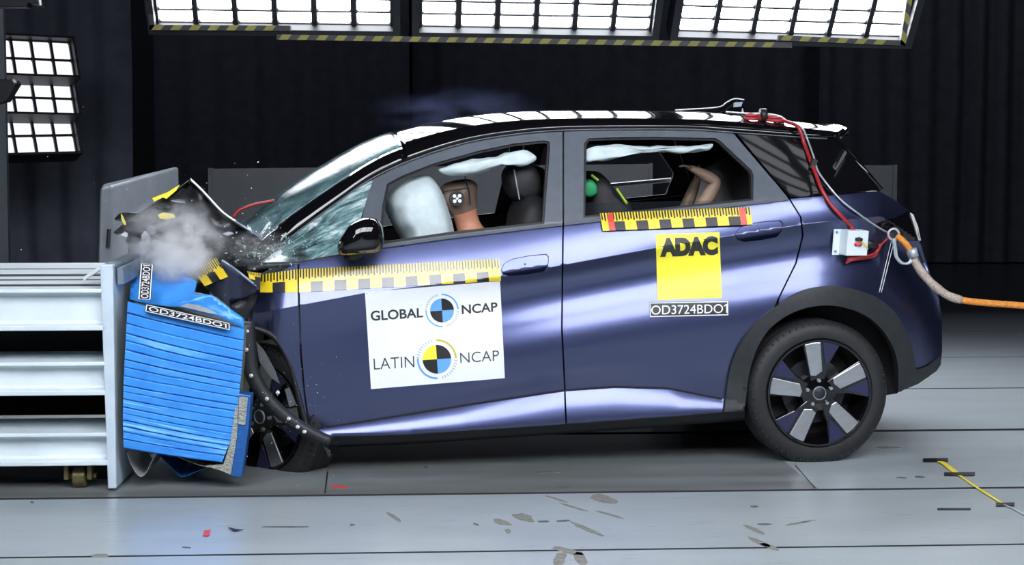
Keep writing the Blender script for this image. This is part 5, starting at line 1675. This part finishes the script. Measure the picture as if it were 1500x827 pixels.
def box():
    c = S_(1240, 354, 0.0)
    n = sn(1240, 354)
    ex = (sp(1260, 354) - sp(1220, 354)).normalized(); ez = ex.cross(n).normalized()
    if ez.z < 0: ez = -ez
    m = Matrix((ex, -n, ez)).transposed().to_4x4(); m.translation = c
    root = empty('junction_box', CAR @ m); tag(root, 'white metal junction box fixed above the rear wheel arch', 'box')
    b = MB(); b.box((-0.045, -0.075, -0.052), (0.062, -0.012, 0.058)); bevel(b.build('housing', M['white_steel'], root), 0.003)
    f = MB(); f.box((-0.078, -0.014, -0.056), (0.064, -0.011, 0.058)); f.build('mounting_plate', M['white_steel'], root)
    for z in (-0.04, 0.045):
        s = MB(); s.tube([(-0.064, -0.0135, z), (-0.064, -0.019, z)], 0.006, 8); s.build('screw', M['steel_grey'], root)
    for (x, z, m_) in ((0.008, 0.02, M['ink']), (0.006, -0.002, M['red'])):
        k = MB(); k.tube([(x - .012, -0.074, z), (x, -0.085, z + .004), (x + .014, -0.084, z)], 0.008, 8); k.build('terminal', m_, root, smooth=True)
    y = MB(); y.tube([(0.016, -0.08, 0.018), (0.035, -0.086, 0.004), (0.06, -0.08, -0.02), (0.07, -0.06, -0.026)], 0.0025, 6); y.build('yellow_lead', M['yellow'], root, smooth=True)
    k = MB(); k.tube([(0.06, -0.05, -0.002), (0.10, -0.045, -0.006), (0.13, -0.04, -0.01)], [0.021, 0.02, 0.014], 10); k.build('black_plug', M['ink'], root, smooth=True)
    for w in range(3):
        o = 0.006 * w
        k = MB(); k.tube(smooth_pts([Vector(p) for p in ((0.13, -0.04, -0.01), (0.142, -0.04 - o, -0.022 + o), (0.125, -0.045, -0.055 + o), (0.07, -0.05 - o, -0.066 + o), (0.0, -0.05, -0.075 + o), (-0.022, -0.04 - o, -0.09 + 2 * o))], 6), 0.006, 7); k.build('red_lead', M['red_cable'], root, smooth=True)
    k = MB(); k.tube(smooth_pts([Vector(p) for p in ((0.13, -0.035, -0.03), (0.16, -0.03, -0.01), (0.2, -0.02, 0.02), (0.22, -0.01, 0.035))], 6), 0.005, 7); k.build('red_lead', M['red_cable'], root, smooth=True)
    return root
box()

M['rope'] = noise_mat('orange_rope', (0.62, 0.2, 0.02), (0.75, 0.3, 0.05), 60, 0.7, bump=0.6)
M['sleeve'] = noise_mat('beige_braided_sleeve', (0.36, 0.29, 0.24), (0.5, 0.42, 0.36), 160, 0.7, bump=0.6)
def tow():
    pts = [(1313, 345, .10), (1322, 352, .09), (1332, 364, .085), (1342, 386, .08), (1360, 410, .07), (1384, 430, .06), (1408, 439, .05), (1440, 443, .04), (1480, 446, .03), (1560, 451, .0), (1900, 468, -.1), (2300, 480, -.2)]
    P = smooth_pts([cp(*p) for p in pts], 6)
    o0 = P[0].copy(); P = [p - o0 for p in P]
    root = empty('tow_rope', CAR @ Matrix.Translation(o0)); tag(root, 'orange tow rope in a beige sleeve trailing off to the right', 'rope')
    a, c = 13, 36
    b = MB(); b.tube(P[:a + 1], 0.014, 10); b.build('rope_end', M['rope'], root, smooth=True)
    b = MB(); b.tube(P[a:c + 1], [0.019 + 0.001 * math.sin(i) for i in range(c + 1 - a)], 10); b.build('sleeve', M['sleeve'], root, smooth=True)
    b = MB(); b.tube(P[c - 1:], 0.0145, 10); b.build('rope_run', M['rope'], root, smooth=True)
    ring = [cp(1309 + 8 * math.cos(t), 343 + 8 * math.sin(t), .10) - o0 for t in [k * .4 for k in range(17)]]
    b = MB(); b.tube(ring, 0.006, 8); b.build('steel_eye', M['wire'], root, smooth=True)
    for dx in (0, 2.5):
        b = MB(); b.tube(smooth_pts([cp(x + dx, y, .075) - o0 for x, y in ((1308, 350), (1310, 364), (1312, 376), (1320, 385), (1330, 385), (1335, 377), (1333, 368))], 6), 0.005, 8); b.build('wire_loop', M['wire'], root, smooth=True)
    b = MB(); b.tube([cp(1336, 364, .07) - o0, cp(1339, 376, .07) - o0], 0.021, 10); b.build('splice', M['wire'], root, smooth=True)
tow()
for k, (x0, x1) in enumerate(((1306, 1288), (1310, 1291))):  # two thin pale lines below the tow eye
    cable('pale_line', 'pale thin line running from the tow eye to the arch, ' + ('left one' if k == 0 else 'right one'), [S_(x0, 352, .01), S_((x0 + x1) / 2, 390, .006), S_(x1, 428, .006)], 0.0022, M['wire'], cat='cable tie')

# ------------------------------------------------------------------ marks and litter on the floor
def on_floor(name, ring, m, z=0.0016, label=None, cat=None, parent=None, thick=0.0012):
    P = [hg(x, y, z) for x, y in ring]
    o0 = sum(P, Vector((0, 0, 0))) / len(P)
    b = MB(); b.prism([p - o0 - Vector((0, 0, thick)) for p in P], (0, 0, thick))
    if parent is not None:
        return b.build(name, m, parent, M=Matrix.Translation(o0))
    o = b.build(name, m, M=HALL @ Matrix.Translation(o0))
    if label: tag(o, label, cat)
    return o
M['scuff'] = noise_mat('brown_scuff', (0.17, 0.165, 0.145), (0.27, 0.27, 0.25), 40, 0.7)
M['scuff_dark'] = noise_mat('dark_scuff', (0.08, 0.085, 0.09), (0.13, 0.135, 0.14), 40, 0.6)
def blot(cx, cy, lx, ly, ang, seed, m=None):
    r = random.Random(seed); a = R(ang); ring = []
    for k in range(14):
        t = 2 * math.pi * k / 14; q = r.uniform(.75, 1.1)
        x, y = lx * math.cos(t) * q, ly * math.sin(t) * q
        ring.append((cx + x * math.cos(a) - y * math.sin(a), cy + x * math.sin(a) + y * math.cos(a)))
    on_floor('scuff_mark', ring, m or M['scuff'], parent=floor, z=0.0012)
for i, (x, y, lx, ly, an) in enumerate([(884, 730, 21, 6, 12), (767, 757, 18, 5.5, 14), (735, 764, 14, 4, 14), (744, 777, 5, 3, 20), (578, 757, 14, 3, 32), (860, 774, 28, 2.6, 22), (893, 753, 22, 1.6, 16), (840, 742, 24, 1.4, 17), (815, 730, 18, 1.2, 17),
                                        (832, 806, 26, 4, 14), (820, 818, 9, 12, 30), (850, 817, 8, 13, -35), (1105, 775, 18, 3, 22), (1112, 793, 20, 3.5, 22), (1128, 800, 16, 3, 18), (1172, 765, 22, 1.4, -10), (146, 813, 16, 3, 0), (1300, 655, 22, 2, 0)]):
    blot(x, y, lx, ly, an, i)
for i, (x, y, lx, ly, an) in enumerate([(796, 763, 10, 1.4, 0), (826, 762, 11, 1.4, -3), (1120, 767, 11, 1.3, 0), (1105, 741, 6, 1.5, 0), (516, 768, 4, 1.2, 0), (827, 713, 13, 1.2, 0), (800, 691, 18, .8, 0), (624, 683, 3, 1.6, 0), (47, 735, 3, 1.4, 0), (273, 801, 7, 1, 4), (420, 771, 36, 1.2, 0), (697, 767, 5, 1.2, 20), (1178, 764, 4, 1, 0), (1347, 698, 9, 1.4, 3), (1321, 699, 8, 1, 3)]):
    blot(x, y, lx, ly, an, 50 + i, M['scuff_dark'])
on_floor('plate_joint', [(479, 690), (481, 690), (477, 721), (475, 721)], M['ink'], parent=floor, z=.001)
on_floor('plate_joint', [(1164, 681), (1166, 681), (1195, 714), (1193, 714)], M['ink'], parent=floor, z=.001)
on_floor('red_scrap', [(299, 776), (309, 775), (306, 784), (297, 784)], M['red'], z=0.004, label='small red plastic scrap on the floor plate in front', cat='scrap')
on_floor('black_shard', [(334, 771), (345, 774), (357, 775), (342, 777)], M['ink'], z=0.006, label='small black plastic shard on the floor right of the red scrap', cat='scrap')
on_floor('red_tape', [(485, 711), (509, 711), (509, 713.5), (485, 713.5)], M['red'], z=0.002, label='short red tape line on the darker floor strip', cat='tape')
on_floor('black_tape', [(1373, 743.5), (1422, 743.5), (1422, 746.5), (1373, 746.5)], M['ink'], z=0.002, label='lone black tape line on the floor below the yellow strap', cat='tape')
for nm, (x0, x1, y) in (('top', (1352, 1389, 673)), ('middle', (1383, 1428, 693.5)), ('bottom', (1459, 1486, 738))):
    on_floor('black_tape', [(x0, y - 2.2), (x1, y - 2.8), (x1, y + 1.8), (x0, y + 2.2)], M['ink'], z=0.006, label='short black tape across the %s of the yellow strap' % {'top': 'upper end', 'middle': 'middle', 'bottom': 'lower end'}[nm], cat='tape')
P = smooth_pts([hg(x, y, 0.004) for x, y in ((1366, 672), (1380, 677), (1394, 687), (1403, 694), (1430, 713), (1470, 738), (1486, 746), (1530, 770))], 5)
def strap():
    o0 = P[0].copy(); root = empty('yellow_strap', HALL @ Matrix.Translation(o0)); tag(root, 'thin yellow strap taped to the floor at the lower right', 'strap')
    b = MB(); rows = []
    for i, p in enumerate(P[:27]):
        t = (P[i + 1] - p).normalized(); n = Vector((-t.y, t.x, 0)); w = 0.013 if i < 16 else 0.006
        rows.append([p - o0 - n * w, p - o0 + n * w])
    b.sheet(rows, (0, 0, 0.0015)); b.build('webbing', M['yellow'], root)
    b = MB(); b.tube([p - o0 for p in P[25:]], 0.004, 6); b.build('cord', M['wire'], root, smooth=True)
strap()
